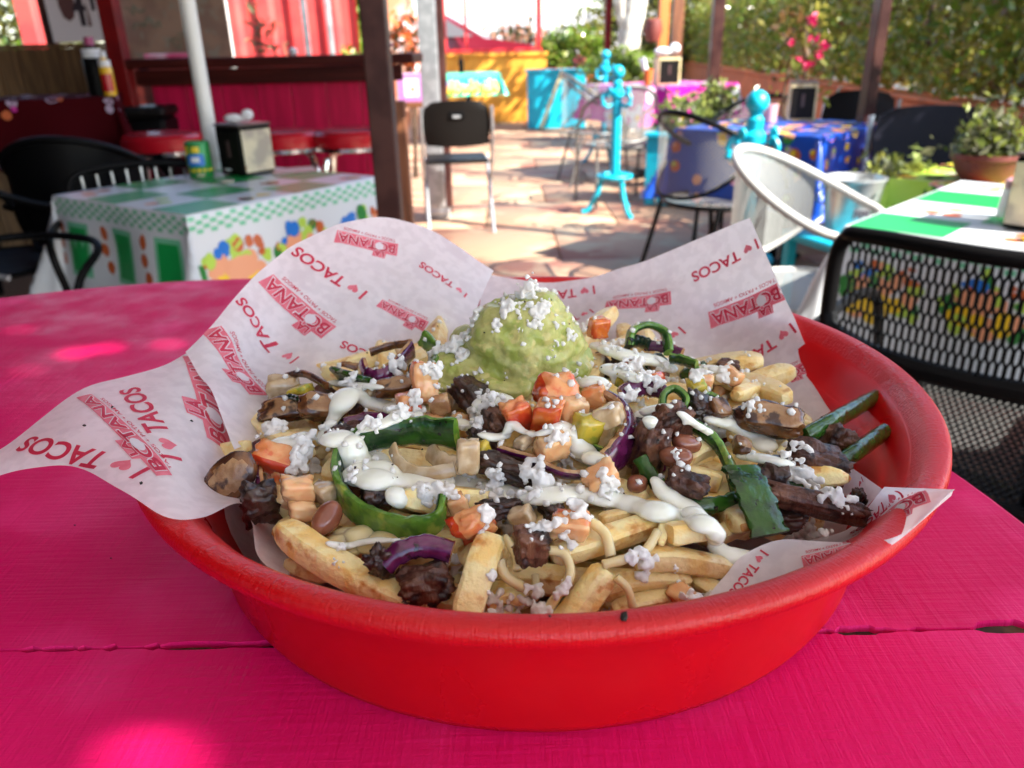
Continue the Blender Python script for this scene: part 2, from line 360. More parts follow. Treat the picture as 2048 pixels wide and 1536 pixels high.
a = AY(345, 108, YB+.1); o = MB().box((0, 0, .012), (.24, .16, .024), bev=.004).build('tray', mat('pink_white_print', (.6, .03, .16), .4, c2=(.8, .6, .75), scale=5), smooth=False); o.location = (a.x, a.y, zt); tag(o, 'flat pink and white tray lying on the bar top', 'tray')
a = AY(585, 90, YB+.15); o = MB().ball((0, 0, .02), .022, 6, sc=(1.1, .8, 1)).build('napkin', m_paperw); o.location = (a.x, a.y, zt); tag(o, 'crumpled white napkin lying on the bar top', 'napkin')

def stool(px, py, label, Y=3.75):
    a = AY(px, py, Y); t = empty('bar_stool', (a.x, Y, 0), random.uniform(0, 1), label, 'bar stool', 'red stools at the bar'); h = .80
    MB().lathe([(.05, h-.075), (.178, h-.075), (.186, h-.06), (.186, h-.02), (.172, h-.004), (.12, h+.004), (.02, h+.006)], 32).build('seat', m_redvinyl, t)
    MB().lathe([(.176, h-.092), (.188, h-.09), (.188, h-.074), (.176, h-.072)], 32, cap=False).build('seat_band', m_chrome, t)
    for k in range(2):
        pts = []
        for (r, z) in ((-.24, 0), (-.21, .35), (-.175, .62), (-.14, .69), (-.06, .705), (.06, .705), (.14, .69), (.175, .62), (.21, .35), (.24, 0)): pts.append(rotz((r, 0, z), k*PI/2+PI/4)+Vector((0, 0, k*.008)))
        MB().tube(cr(pts, 40), .0135, 8).build('leg', m_chrome, t)
    MB().tube([(.215*math.cos(2*PI*i/28), .215*math.sin(2*PI*i/28), .28) for i in range(28)], .010, 8, True).build('foot_ring', m_chrome, t)
    return t
stool(325, 272, 'red round bar stool left of the napkin box, nearest the corner post'); stool(568, 268, 'red round bar stool half hidden behind the black napkin box'); stool(705, 262, 'red round bar stool beside the thick dark post')

# partition, poster, board
YP = 4.7; xa, xb = AY(-120, 150, YP).x, AY(255, 150, YP).x; zt2 = AY(100, 97, YP).z
pt = empty('wooden_partition', (xa, YP, 0), 0, 'low partition of tan upright boards behind the dark table', 'partition'); nb = 9; bw = (xb-xa)/nb
for i in range(nb): MB().box((bw*(i+.5), 0, zt2/2), (bw-.005, .025, zt2), bev=.003).build('plank', m_tan, pt, smooth=False)
MB().box(((xb-xa)/2, 0, zt2+.012), (xb-xa, .05, .022), bev=.003).build('top_rail', m_tan, pt, smooth=False)
m_poster = mat('poster_paper', (.66, .60, .64), .45); m_pdark = mat('poster_brown_print', (.11, .045, .045), .5); m_pred = mat('poster_red_print', (.42, .03, .04), .5); m_pblk = mat('poster_black_print', (.03, .02, .03), .5)
c00, c10, c11, c01 = AY(108, 97, YP+.02), AY(213, 92, YP+.02), AY(190, -60, YP+.02), AY(72, -60, YP+.02)
pw_, ph_ = c10.x-c00.x, .62
ps = empty('drink_poster', (c00.x, YP+.03, zt2+.03), 0, 'white poster with a brown drink glass standing on the partition', 'poster')
MB().box((pw_/2, .012, ph_/2), (pw_, .02, ph_), bev=.003).build('backing', m_poster, ps, smooth=False)
MB().box((pw_/2-.02-pw_/2, .03, ph_/2), (.05, .05, ph_+.1), bev=.003).build('frame_side', m_dark, ps, smooth=False)
def flat(poly, m, par, yo, name='print'): return mesh(name, [(x, yo, z) for x, z in poly], [tuple(range(len(poly)))], m, smooth=False, parent=par)
W_ = pw_; gl = [(.07*W_/.3, .62), (.075*W_/.3, .18), (.09*W_/.3, .125), (.12*W_/.3, .105), (.15*W_/.3, .125), (.165*W_/.3, .18), (.17*W_/.3, .62)]
flat(gl, m_pdark, ps, .0005); flat([(.40*W_+.022*math.cos(i*PI/6)*1.2, .40+.03*math.sin(i*PI/6)) for i in range(12)], m_pred, ps, -.001)
flat([(.60*W_, .08), (.70*W_, .08), (.70*W_, .40), (.64*W_, .42), (.58*W_, .34)], m_pblk, ps, .0005); flat([(.73*W_, .075), (.80*W_, .08), (.76*W_, .22)], m_pdark, ps, .0005)
def text_mesh(body, size, off=0.0):
    cu = bpy.data.curves.new('t', 'FONT'); cu.body = body; cu.size = size; cu.offset = off; cu.align_x = 'LEFT'
    o = bpy.data.objects.new('t', cu); COL.objects.link(o); dg = bpy.context.evaluated_depsgraph_get()
    me = bpy.data.meshes.new_from_object(o.evaluated_get(dg)); bpy.data.objects.remove(o); bpy.data.curves.remove(cu); return me
tm = text_mesh('210', .20, .004); V = [(v.co.x*.8+.48*W_, -.0015, v.co.y+.16) for v in tm.vertices]; mesh('print', V, [tuple(p.vertices) for p in tm.polygons], m_pblk, parent=ps, smooth=False)
YM = 4.9; a, b_ = AY(232, 115, YM), AY(466, 115, YM); zb = a.z+.0
bd = empty('menu_board', (a.x, YM, zb-.02), 0, 'tan menu board with faint chalk writing behind the bar', 'board'); bw_ = b_.x-a.x; bh = .36
MB().box((bw_/2, 0, bh/2), (bw_, .025, bh), bev=.003).build('panel', m_board, bd, smooth=False)
MB().box((bw_/2, -.01, bh+.03), (bw_, .05, .06), bev=.004).build('frame_rail', m_dark, bd, smooth=False)
mb = MB()
random.seed(3)
for (sx, sz, k) in ((.10, .27, 6), (.16, .20, 7), (.11, .17, 5), (.28, .12, 6), (.33, .11, 5), (.36, .15, 4), (.30, .08, 4)):
    P = [(sx*1.15+.02*i+random.uniform(-.012, .012), -.0145, sz+random.uniform(-.03, .03)) for i in range(k)]; mb.tube(cr(P, 24), .0035, 4)
mb.build('chalk_writing', m_chalk, bd)
a = AY(283, 200, 4.25); t = empty('dark_filler', (a.x, 4.25, 0), .1, 'tall black bin standing in for the dark area left of the bar corner post', 'bin'); MB().box((0, 0, .42), (.26, .26, .84), bev=.02).build('body', m_black, t, smooth=False); MB().box((0, 0, .865), (.28, .28, .05), bev=.015).build('lid', m_blackpl, t, smooth=False)  # black block put in to darken the area beside the bar
# unseen dark walls added to block light and keep the left corner in shade
sw = empty('shade_wall', (-3.0, 2.0, 0), 0, 'unseen dark wall added left of the dark table to block light', 'wall')
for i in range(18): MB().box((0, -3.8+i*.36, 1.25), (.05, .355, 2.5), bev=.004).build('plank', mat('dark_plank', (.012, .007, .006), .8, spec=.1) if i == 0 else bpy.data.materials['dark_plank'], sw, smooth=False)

rw = empty('rear_wall', (-1.9, -2.7, 0), 0, 'unseen dark wall added behind the left of the pink table to block light', 'wall')  # added out of view to cut the fill light on the left
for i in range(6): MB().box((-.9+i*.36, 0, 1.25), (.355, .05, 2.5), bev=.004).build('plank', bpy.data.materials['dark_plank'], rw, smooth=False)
# container wall, poles and plants behind the bar
YC = 7.2; a, b_ = AY(452, 60, YC), AY(655, 60, YC)
ct = empty('container_wall', (a.x, YC, 0), 0, 'sunlit coral red corrugated steel wall behind the bar', 'wall'); Wc = b_.x-a.x; prof = []
x = 0
while x < Wc:
    for dx, dy in ((0, 0), (.10, 0), (.14, .05), (.24, .05), (.28, 0)): prof.append((x+dx, dy))
    x += .28
V = []; F = []
for i, (x, yv) in enumerate(prof): V += [(x, yv, 0), (x, yv, 2.6)]
for i in range(len(prof)-1): F.append((2*i, 2*i+2, 2*i+3, 2*i+1))
mesh('corrugated_sheet', V, F, m_container, smooth=False, parent=ct); MB().box((Wc/2, .12, 1.3), (Wc, .08, 2.6)).build('backing', m_container, ct, smooth=False)
for px, yy, r, lab in ((455, 5.6, .02, 'thin white pole at the right edge of the menu board'), (612, 6.4, .022, 'thin grey pole in front of the red corrugated wall'), (660, 6.5, .022, 'thin grey pole at the right end of the red corrugated wall')):
    a = AY(px, 60, yy); pole('thin_pole', a.x, yy, r, 2.6, m_silver if px > 460 else m_white_pole, lab)
def bush(name, c, rad, n, size, mats, label, cat='plant', group=None, stem=True, weights=None):
    o = empty(name, (c[0], c[1], max(0, c[2]-rad[2]) if not stem else 0), 0, label, cat, group); zc = c[2]-o.location.z
    k = Vector((random.random()*9, 0, 0))
    def f():
        while True:
            p = Vector(np.random.normal(size=3)); p.normalize(); r = (.45+.6*random.random())*(1+.45*noise.noise(p*2.2+k)); q = Vector((p.x*rad[0]*r, p.y*rad[1]*r, p.z*rad[2]*r+zc))
            if q.z > .02: return tuple(q)
    leaves(n, f, size, 'foliage', mats, o, weights=weights)
    mb = MB()
    for i in range(5): mb.tube([(random.uniform(-.02, .02), random.uniform(-.02, .02), 0), (random.uniform(-.4, .4)*rad[0], random.uniform(-.4, .4)*rad[1], zc*.7), (random.uniform(-.8, .8)*rad[0], random.uniform(-.8, .8)*rad[1], zc+rad[2]*.4)], [.014, .009, .004], 5)
    mb.build('stem', m_bark, o); return o
a = AY(700, 70, 7.4); bush('shrub', (a.x, 7.4, 1.05), (.22, .2, .26), 700, .055, [m_leafb, m_leafy], 'bright lime green shrub behind the right end of the bar', 'shrub')
a = AY(712, 10, 9.5); bush('shrub', (a.x, 9.5, 1.45), (.25, .25, .35), 700, .06, [m_leafb], 'tall loose green shrub behind the lime shrub', 'shrub')
a = AY(690, 30, 10.5); o = MB().box((0, 0, 1.2), (1.3, .3, 2.4), bev=.01).build('rear_wall', mat('pinkish_plaster', (.55, .36, .27), .8, c2=(.5, .2, .1), scale=4), smooth=False); o.location = (a.x+.1, 11.2, 0); tag(o, 'pinkish plastered wall behind the lime shrubs', 'wall')
a = AY(20, 70, 6.8); bush('shrub', (a.x-.1, 7.0, .95), (.5, .3, .28), 900, .06, [m_leafb, m_leafy], 'yellow green shrub behind the tan partition, at its left end', 'shrub')
a = AY(15, 20, 9); bush('shrub', (a.x-.2, 9.2, 1.35), (.9, .4, .7), 1800, .07, [m_leafg, m_leafd], 'tall dark shrub behind the partition, beyond the yellow green one', 'shrub')
for px, py, h in ((520, 70, .5), (508, 35, .7), (545, 80, .4)):
    a = AY(px, py, 6.6); o = empty('leafy_plant', (a.x, a.y, .55), 0, {520: 'sparse leafy plant in front of the red corrugated wall, middle one', 508: 'tallest sparse plant in front of the red corrugated wall', 545: 'short sparse plant in front of the red corrugated wall'}[px], 'plant', 'sparse plants at the red wall')
    zc = a.z-.55
    leaves(16, lambda: (random.gauss(0, .05), random.gauss(0, .03), zc+random.uniform(-.12, .15)), .06, 'foliage', [m_leafg], o, asp=.25); MB().tube([(0, 0, 0), (.01, 0, zc*.6), (0, 0, zc+.12)], [.01, .007, .003], 5).build('stem', m_bark, o)
a = AY(640, 108, 6.3); lx0, lx1 = AY(225, 100, 6.3).x, AY(735, 100, 6.3).x
MBs = MB().box((0, 0, .56), (lx1-lx0, .25, 1.12), bev=.01)
o = MBs.build('back_ledge', m_barwood, smooth=False); o.location = ((lx0+lx1)/2, 6.25, -.08); tag(o, 'dark ledge wall behind the bar under the red corrugated wall', 'wall')

# things seen between the two posts
a = AY(812, 60, 7.6); o = bush('flowering_plant', (a.x, 7.6, 1.18), (.17, .12, .26), 300, .05, [m_orangepetal, m_leafg, m_poster], 'orange flowering plant seen between the dark and silver posts', 'plant', weights=[.55, .2, .25])
a = AY(820, 170, 6.2); pf = empty('framed_picture', (a.x, 6.2, a.z-.12), 0, 'small mauve picture with a white middle between the two posts', 'picture')
MB().box((0, 0, .10), (.19, .02, .2), bev=.004).build('frame', mat('mauve_frame', (.42, .16, .42), .5), pf, smooth=False); MB().box((.01, -.012, .10), (.11, .004, .13)).build('picture', m_poster, pf, smooth=False); MB().ball((.02, -.013, .09), .02, 6, sc=(.8, .2, 1)).build('motif', m_orangepetal, pf)
st = empty('display_stand', (a.x+.02, 6.3, 0), 0, 'narrow brown stand with a picture on it between the posts', 'stand'); hh = a.z-.12
MB().box((0, 0, hh-.02), (.3, .3, .04), bev=.004).build('top', m_brownwood, st, smooth=False)
for s in (-1, 1):
    for q in (-1, 1): MB().box((s*.13, q*.13, (hh-.04)/2), (.03, .03, hh-.04)).build('leg', m_brownwood, st, smooth=False)
a = AY(818, 130, 6.25); o = MB().box((0, 0, .10), (.18, .1, .2), bev=.01).build('parcel', mat('mixed_print', (.45, .32, .1), .5, c2=(.6, .45, .42), scale=9, c3=(.12, .05, .04), scale3=12), smooth=False); o.location = (a.x, 6.34, hh+.0); tag(o, 'colourful patterned box behind the mauve picture', 'box')

# far end: yellow wall, red frame, car, pale fence
YW = 13.5; a, b_ = AY(870, 110, YW), AY(1093, 108, YW)
yw = empty('yellow_wall', (a.x, YW, 0), 0, 'low bright yellow wall at the far end of the patio', 'wall'); Wy = b_.x-a.x; hy = AY(980, 106, YW).z
MB().box((Wy/2, .1, hy/2-.03), (Wy, .2, hy-.06), bev=.01).build('wall_body', m_yellow, yw, smooth=False); MB().box((Wy/2, .1, hy-.03), (Wy+.04, .26, .06), bev=.01).build('coping', m_yellow, yw, smooth=False)
b2 = AY(1180, 130, 14.2); o = MB().box((0, 0, .4), (1.6, .2, .8), bev=.01).build('orange_wall', m_orange, smooth=False); o.location = (AY(1150, 130, 14.3).x, 14.3, 0); tag(o, 'short orange wall behind the turquoise planter chest', 'wall')
fr = empty('window_frame', (a.x, YW+.1, hy), 0, 'red painted open window frame above the yellow wall', 'frame')
m_rf = mat('bright_red_paint', (.60, .03, .035), .4)
xr1 = AY(1078, 60, YW).x-a.x; xm = AY(931, 60, YW).x-a.x; xl1 = AY(888, 60, YW).x-a.x
for xx, wd in ((xr1, .085), (xm, .05), (xl1, .06)): MB().box((xx, 0, .7), (wd, .06, 1.4), bev=.004).build('upright', m_rf, fr, smooth=False)
MB().box(((xr1+xl1)/2, 0, .035), (xr1-xl1+.06, .07, .06), bev=.004).build('bottom_rail', m_rf, fr, smooth=False)
def car(loc, yaw, label):
    t = empty('parked_car', loc, yaw, label, 'car'); mred = mat('dark_red_car_paint', (.22, .012, .03), .2, coat=.6); mgl = mat('car_window', (.10, .09, .09), .06, spec=.8)
    side = [(-2.15, .45), (-2.2, .75), (-1.95, .93), (-1.3, .98), (-.7, 1.36), (.35, 1.40), (1.05, 1.0), (1.9, .88), (2.18, .70), (2.2, .42)]
    V = []; F = []; wds = [.75, .82, .84, .84, .62, .62, .84, .84, .80, .75]; n = len(side)
    for i, (x, z) in enumerate(side): V += [(x, -wds[i], z), (x, wds[i], z)]
    for i, (x, z) in enumerate(side): V += [(x, -.78, .30), (x, .78, .30)]
    for i in range(n-1):
        F += [(2*i, 2*i+1, 2*i+3, 2*i+2), (2*n+2*i, 2*n+2*i+2, 2*n+2*i+3, 2*n+2*i+1), (2*i, 2*i+2, 2*n+2*i+2, 2*n+2*i), (2*i+1, 2*n+2*i+1, 2*n+2*i+3, 2*i+3)]
    F += [(0, 2*n, 2*n+1, 1), (2*n-2, 2*n-1, 4*n-1, 4*n-2)]
    o = mesh('body', V, F, mred, parent=t); o.data.set_sharp_from_angle(angle=R(50))
    for s in (-1, 1):
        flat_ = lambda P: mesh('side_window', [(x, s*(.855-(z-.98)*.56), z) for x, z in P], [tuple(range(len(P)))], mgl, smooth=False, parent=t)
        flat_([(-1.15, 1.02), (-.68, 1.31), (-.25, 1.33), (-.25, 1.02)]); flat_([(-.19, 1.02), (-.19, 1.33), (.32, 1.34), (.86, 1.03)])
        for x in (-1.35, 1.35):
            w_ = empty('wheel', (x, s*.80, .32)); w_.parent = t; w_.rotation_euler = (PI/2, 0, 0)
            MB().lathe([(.2, -.09), (.31, -.09), (.325, -.05), (.325, .05), (.31, .09), (.2, .09)], 24).build('tyre', m_black, w_); MB().lathe([(.2, -.095), (.2, .095)], 20).build('rim', m_silver, w_)
        MB().box((2.14, s*.6, .68), (.1, .28, .12), bev=.02).build('headlight', m_glass, t, smooth=False)
    mesh('windscreen', [(.42, -.56, 1.375), (1.0, -.76, 1.035), (1.0, .76, 1.035), (.42, .56, 1.375)], [(0, 1, 2, 3)], mgl, smooth=False, parent=t).location.z = .012
    return t
ro = MB().box((0, 0, .16), (40, 5.2, .32)).build('raised_road', bpy.data.materials['asphalt'], smooth=False); ro.location = (0, 17.2, 0); ro['kind'] = 'structure'
a = AY(868, 75, 16.4); car((a.x, 16.4, .321), R(-4), 'dark red car parked beyond the yellow wall')
cf = empty('pale_fence', (0, 24, 0), 0, 'pale grey corrugated fence behind the red car', 'fence')
for i in range(40): MB().box((-5+i*.28, 0, 1.0), (.27, .05+.03*(i % 2), 2.0)).build('fence_sheet', m_greywall, cf, smooth=False) if i else None
a = AY(1030, 40, 22.5); bush('shrub', (a.x, 22.5, 1.25), (1.1, .5, .55), 500, .12, [mat('reddish_leaf', (.30, .12, .07), .6), m_leafg], 'reddish brown shrub beyond the parked car', 'shrub')
a = AY(1145, 60, 14.8); bush('hedge', (a.x+.05, 15.2, .98), (.72, .4, .46), 2600, .07, [m_leafb, m_leafy, m_leafd], 'bright green clipped hedge behind the turquoise chest', 'hedge', weights=[.6, .2, .2])
a = AY(1255, 115, 10.2); bush('shrub', (a.x, 10.2, .87), (.5, .35, .2), 1600, .05, [m_leafb, m_leafy], 'low bright green shrub at the foot of the white tree trunk', 'shrub')
a = AY(1235, 150, 9.6); bush('shrub', (a.x, 9.7, .62), (.42, .25, .2), 700, .05, [m_leafg, m_leafd], 'dull green shrub below the bright one by the far table', 'shrub')
a = AY(1330, 40, 19); bush('large_shrub', (a.x, 19, 1.5), (2.0, .8, 1.2), 5000, .10, [m_leafd, m_leafd2, m_leafg], 'large olive green shrub filling the far right corner behind the white trunk', 'shrub')
a = AY(1256, 60, 11.2); tr = empty('tree', (a.x, 11.2, 0), 0, 'tree with a whitewashed trunk at the far right of the patio', 'tree')
MB().tube(cr([(-.03, 0, 0), (0, 0, .8), (.03, 0, 1.3), (.14, 0, 2.0), (.2, 0, 3)], 12), [.17]*4+[.15]*4+[.12]*4, 12).build('trunk', m_trunk, tr)
MB().tube(cr([(.03, 0, 1.25), (-.10, 0, 1.6), (-.25, .1, 2.6)], 8), .09, 10).build('limb', m_trunk, tr)
leaves(2500, lambda: (random.gauss(0, .8), random.gauss(0, .6), random.uniform(2.4, 3.8)), .09, 'crown', [m_leafb, m_leafd], tr)
a = AY(1327, 40, 9.2); post('orange_post', a.x, 9.2, .10, 2.6, m_orangepost, 'bright orange post right of the white tree trunk'); a = AY(1352, 25, 9.6); post('orange_post', a.x+.02, 9.6, .12, 2.4, m_brownwood, 'brown post behind the bright orange post')
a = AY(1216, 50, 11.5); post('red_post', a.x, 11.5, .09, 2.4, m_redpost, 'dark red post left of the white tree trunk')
a = AY(1306, 62, 9.0); o = MB().lathe([(.03, -.11), (.07, -.10), (.10, .0), (.085, .10), (.06, .12)], 20).build('clay_pot', m_clay); o.location = a; tag(o, 'terracotta pot hanging in front of the orange post', 'pot'); MB().tube([(0, 0, .11), (0, .05, 1.2)], .004, 5).build('cord', m_black, o)

# ------------------------------------------------------------------ patio tables with printed oilcloths
def colm(n, c, rough=.3): return mat(n, c, rough, spec=.5)
K = dict(white=colm('cloth_white', (.62, .65, .68)), green=colm('cloth_green', (.008, .30, .065)), dgreen=colm('cloth_leaf_print', (.03, .20, .04)), pale=colm('cloth_pale_green', (.16, .50, .30)),
         yellow=colm('cloth_yellow', (.80, .52, .02)), peach=colm('cloth_peach', (.75, .33, .18)), blue=colm('cloth_blue_print', (.02, .16, .55)), lime=colm('cloth_lime', (.42, .60, .08)),
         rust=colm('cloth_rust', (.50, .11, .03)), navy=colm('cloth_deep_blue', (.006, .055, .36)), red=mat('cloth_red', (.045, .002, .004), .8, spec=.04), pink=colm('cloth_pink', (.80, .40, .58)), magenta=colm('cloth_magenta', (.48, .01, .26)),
         mauve=colm('cloth_mauve', (.40, .30, .42)), orange=colm('cloth_orange', (.85, .36, .05)), teal=colm('cloth_sea_green', (.03, .50, .36)))
KN = list(K)
def table_cloth(pos, yaw, ax, ay, drop, base, style, tlab, clab, seed=0, zt=.74):
    rnd = random.Random(seed)
    t = empty('cafe_table', (pos[0], pos[1], 0), yaw, tlab, 'table')
    MB().box((0, 0, zt-.018), (2*ax-.006, 2*ay-.006, .03), bev=.006).build('tabletop', m_brownwood, t, smooth=False)
    MB().tube([(0, 0, .03), (0, 0, zt-.033)], .035, 12).build('pedestal', m_black, t); mb = MB()
    for k in range(4): mb.box(rotz((.15, 0, .02), k*PI/2), (.32 if k % 2 == 0 else .05, .05 if k % 2 == 0 else .32, .03), bev=.008)
    mb.build('foot', m_black, t, smooth=False)
    def P(s, q, off=0.0):
        ds, dq = max(abs(s)-ax, 0), max(abs(q)-ay, 0); sx, sy = (1 if s > 0 else -1), (1 if q > 0 else -1)
        m_, M_ = min(ds, dq), max(ds, dq); z = zt+.001-M_
        wv = .010*math.sin((q if ds > dq else s)*17+seed)*min(1, M_/.12)+.03*(M_/.3)**2
        x, y = min(abs(s), ax), min(abs(q), ay); e = .004*min(1, M_/.02)
        if ds > 0 or dq > 0:
            if ds >= dq: x += e+wv+off+.28*m_+.10*(ds-dq)*(m_ > 0)*min(1, m_/.03); y += .28*m_*.9
            if dq > ds: y += e+wv+off+.28*m_+.10*(dq-ds)*(m_ > 0)*min(1, m_/.03); x += .28*m_*.9
        else: z += off
        return Vector((sx*x, sy*y, z))
    def axis(a): return sorted(set([round(v, 4) for v in np.linspace(-a-drop, a+drop, 44)]+[-a, a, -a-.006, a+.006, -a-.02, a+.02]))
    S, Q = axis(ax), axis(ay); V = [P(s, q) for s in S for q in Q]; F = []; nq = len(Q)
    for i in range(len(S)-1):
        for j in range(nq-1): F.append((i*nq+j, (i+1)*nq+j, (i+1)*nq+j+1, i*nq+j+1))
    c = mesh('tablecloth', V, F, base); c.location = (pos[0], pos[1], 0); c.rotation_euler = (0, 0, yaw); tag(c, clab, 'tablecloth')
    pb = MB()
    def disc(s, q, r, col, lvl=1, asp=1, n=9, a0=0):
        ring = [(s, q)]+[(s+r*math.cos(a0+2*PI*i/n)*(1+.12*rnd.uniform(-1, 1)), q+r*asp*math.sin(a0+2*PI*i/n)*(1+.12*rnd.uniform(-1, 1))) for i in range(n)]
        pb.add([P(a, b, .0008*lvl) for a, b in ring], [(0, i, i % n+1) for i in range(1, n+1)], KN.index(col))
    def rect(s0, q0, s1, q1, col, lvl=1):
        k = max(1, int(max(abs(s1-s0), abs(q1-q0))/.05)); g = [P(s0+(s1-s0)*i/k, q0+(q1-q0)*j/k, .0008*lvl) for i in range(k+1) for j in range(k+1)]
        pb.add(g, [(i*(k+1)+j, (i+1)*(k+1)+j, (i+1)*(k+1)+j+1, i*(k+1)+j+1) for i in range(k) for j in range(k)], KN.index(col))
    def skirt(side, u, d):     # along the edge u, distance d below it
        return {0: (u, -ay-d), 1: (ax+d, u), 2: (u, ay+d), 3: (-ax-d, u)}[side]
    def sd(side, u, d, r, col, lvl=1, asp=1): s, q = skirt(side, u, d); disc(s, q, r, col, lvl, asp if side in (0, 2) else 1/asp)
    def sr(side, u0, d0, u1, d1, col, lvl=1):
        a = skirt(side, u0, d0); b = skirt(side, u1, d1); rect(min(a[0], b[0]), min(a[1], b[1]), max(a[0], b[0]), max(a[1], b[1]), col, lvl)
    if style == 'green':
        n = 4; st = 2*ax/n; st2 = 2*ay/n
        for i in range(n):
            for j in range(n):
                s, q = -ax+st*(i+.5), -ay+st2*(j+.5)
                if (i+j) % 2 == 0: rect(s-st*.47, q-st2*.47, s+st*.47, q+st2*.47, 'green')
                elif rnd.random() < .75:
                    for k in range(3): disc(s+rnd.uniform(-.04, .04), q+rnd.uniform(-.04, .04), .022, rnd.choice(['rust', 'peach', 'lime', 'yellow', 'rust']), 1)
        for side in range(4):
            A = ax if side in (0, 2) else ay
            for r_ in range(4):
                k = int(2*A/.022)
                for i in range(k):
                    if (i+r_) % 2 == 0: sr(side, -A+i*.022, .006+r_*.012, -A+i*.022+.02, .006+r_*.012+.0115, 'pale')
            k = int(round(2*A/.235)); step = 2*A/k
            for i in range(k):
                u = -A+step*(i+.5); basket = (i % 2 == 0) if side in (1, 3) else True
                if side == 3: basket = False
                if basket:
                    y0 = .05
                    for du, dd, r, col in ((-.045, .17, .042, 'yellow'), (.0, .18, .045, 'yellow'), (.04, .165, .04, 'yellow'), (.06, .15, .03, 'peach'), (-.05, .115, .034, 'peach'), (-.015, .125, .036, 'peach'), (.02, .115, .033, 'peach'), (-.03, .075, .028, 'blue'), (-.05, .085, .02, 'blue'),
                                           (.0, .06, .024, 'lime'), (.012, .09, .022, 'lime'), (.05, .075, .02, 'rust'), (.065, .09, .014, 'rust'), (-.07, .1, .018, 'lime'), (-.082, .15, .026, 'dgreen'), (-.09, .12, .022, 'dgreen'), (.07, .11, .02, 'lime'), (.08, .185, .024, 'dgreen')):
                        fs = .78 if seed == 9 else 1.12
                        for q_ in range(3): sd(side, u+fs*(du*1.15+rnd.uniform(-.016, .016)), dd*fs+y0*.5+rnd.uniform(-.014, .014), r*fs*rnd.uniform(.42, .78), col if q_ < 2 else rnd.choice([col, 'rust', 'lime', 'peach', 'dgreen']), 1+rnd.randint(0, 3), rnd.uniform(.7, 1.5))
                else:
                    sr(side, u-step*.30, .07, u+step*.18, .23, 'pale'); sr(side, u-step*.24, .085, u+step*.12, .215, 'green', 2)
                    for k2 in range(3): sd(side, u+step*.36+rnd.uniform(-.015, .015), .09+.05*k2, .02, 'rust', 1, 1.2)
    elif style == 'blue':
        for i in range(170):
            s, q = rnd.uniform(-ax-drop*.95, ax+drop*.95), rnd.uniform(-ay-drop*.95, ay+drop*.95)
            if max(abs(s)-ax, 0) > 0 and max(abs(q)-ay, 0) > 0: continue
            top = abs(s) < ax and abs(q) < ay; col = rnd.choice(['red', 'red', 'orange', 'yellow', 'peach', 'mauve', 'pink', 'rust', 'dgreen'])
            r = rnd.uniform(.014, .036); disc(s, q, r*(1.4 if top else 1), col, 1+i % 3); disc(s+.01, q+.008, r*.45, rnd.choice(['yellow', 'peach', 'lime']), 4+i % 2)
    elif style == 'pink':
        for i in range(70):
            s, q = rnd.uniform(-ax-drop*.95, ax+drop*.95), rnd.uniform(-ay-drop*.95, ay+drop*.95); top = abs(s) < ax and abs(q) < ay
            if max(abs(s)-ax, 0) > 0 and max(abs(q)-ay, 0) > 0: continue
            r = rnd.uniform(.03, .07)
            for k in range(5): disc(s+r*math.cos(k*1.257), q+r*math.sin(k*1.257), r*.6, 'white' if not top else rnd.choice(['white', 'pink', 'pink']), 1+i % 3)
            disc(s, q, r*.4, 'yellow' if not top else 'magenta', 5)
    elif style == 'red':
        for i in range(90):
            s, q = rnd.uniform(-ax-drop*.95, ax+drop*.95), rnd.uniform(-ay-drop*.95, ay+drop*.95)
            if max(abs(s)-ax, 0) > 0 and max(abs(q)-ay, 0) > 0: continue
            disc(s, q, rnd.uniform(.012, .03), rnd.choice(['mauve', 'mauve', 'rust', 'magenta']), 1+i % 3)
    pb.build('cloth_print', [K[k] for k in KN], c, smooth=True, sharp=0)
    return t, c
ZT = .74
def quad_table(pn, pl, pr, *a, **k):        # near, left and right corner seen in the photo
    fx, fy = k.pop('f', (1, 1)); A, B, C = (G(*p, ZT) for p in (pn, pl, pr)); u = (C-A); v = (B-A); yaw = .5*(math.atan2(u.y, u.x)+math.atan2(v.y, v.x)-PI/2); ax, ay = k.pop('ax', u.length/2*fx), k.pop('ay', v.length/2*fy)
    ctr = A+rotz((ax, ay, 0), yaw); table_cloth(ctr, yaw, ax, ay, *a, **k); return ctr, yaw, ax, ay
LT = quad_table((372, 432), (128, 362), (742, 338), .30, K['white'], 'green', 'small square cafe table left of the thick dark post', 'green and white oilcloth with flower baskets, left of the dark post', seed=4, f=(.84, .70))
RTb = quad_table((1690, 452), (1880, 378), (2048, 500), .30, K['white'], 'green', 'square cafe table at the right edge behind the black mesh chair', 'sunlit green and white oilcloth behind the black mesh chair', seed=9, ax=.42, ay=.40)
BT = quad_table((1640, 274), (1392, 254), (1748, 243), .34, K['navy'], 'blue', 'square table in front of the orange wall under a blue cloth', 'deep blue oilcloth printed with fruit, in front of the orange wall', seed=2, ax=.40, ay=.38)
a = AY(1320, 178, 7.4); table_cloth((a.x, a.y), R(28), .5, .45, .3, K['magenta'], 'pink', 'table by the white tree under a pink flowered cloth', 'pink and magenta cloth with large white flowers', seed=6, zt=AY(1300, 172, 7.0).z)
PTZ = AY(1300, 172, 7.0).z
a = AY(115, 205, 3.9); table_cloth((a.x-.02, 3.95), R(20), .26, .26, .3, K['red'], 'red', 'table in the shade in front of the tan partition', 'dark red flowered oilcloth in the shade at the left', seed=8, zt=AY(150, 192, 3.95).z); RZ = AY(150, 192, 3.95).z
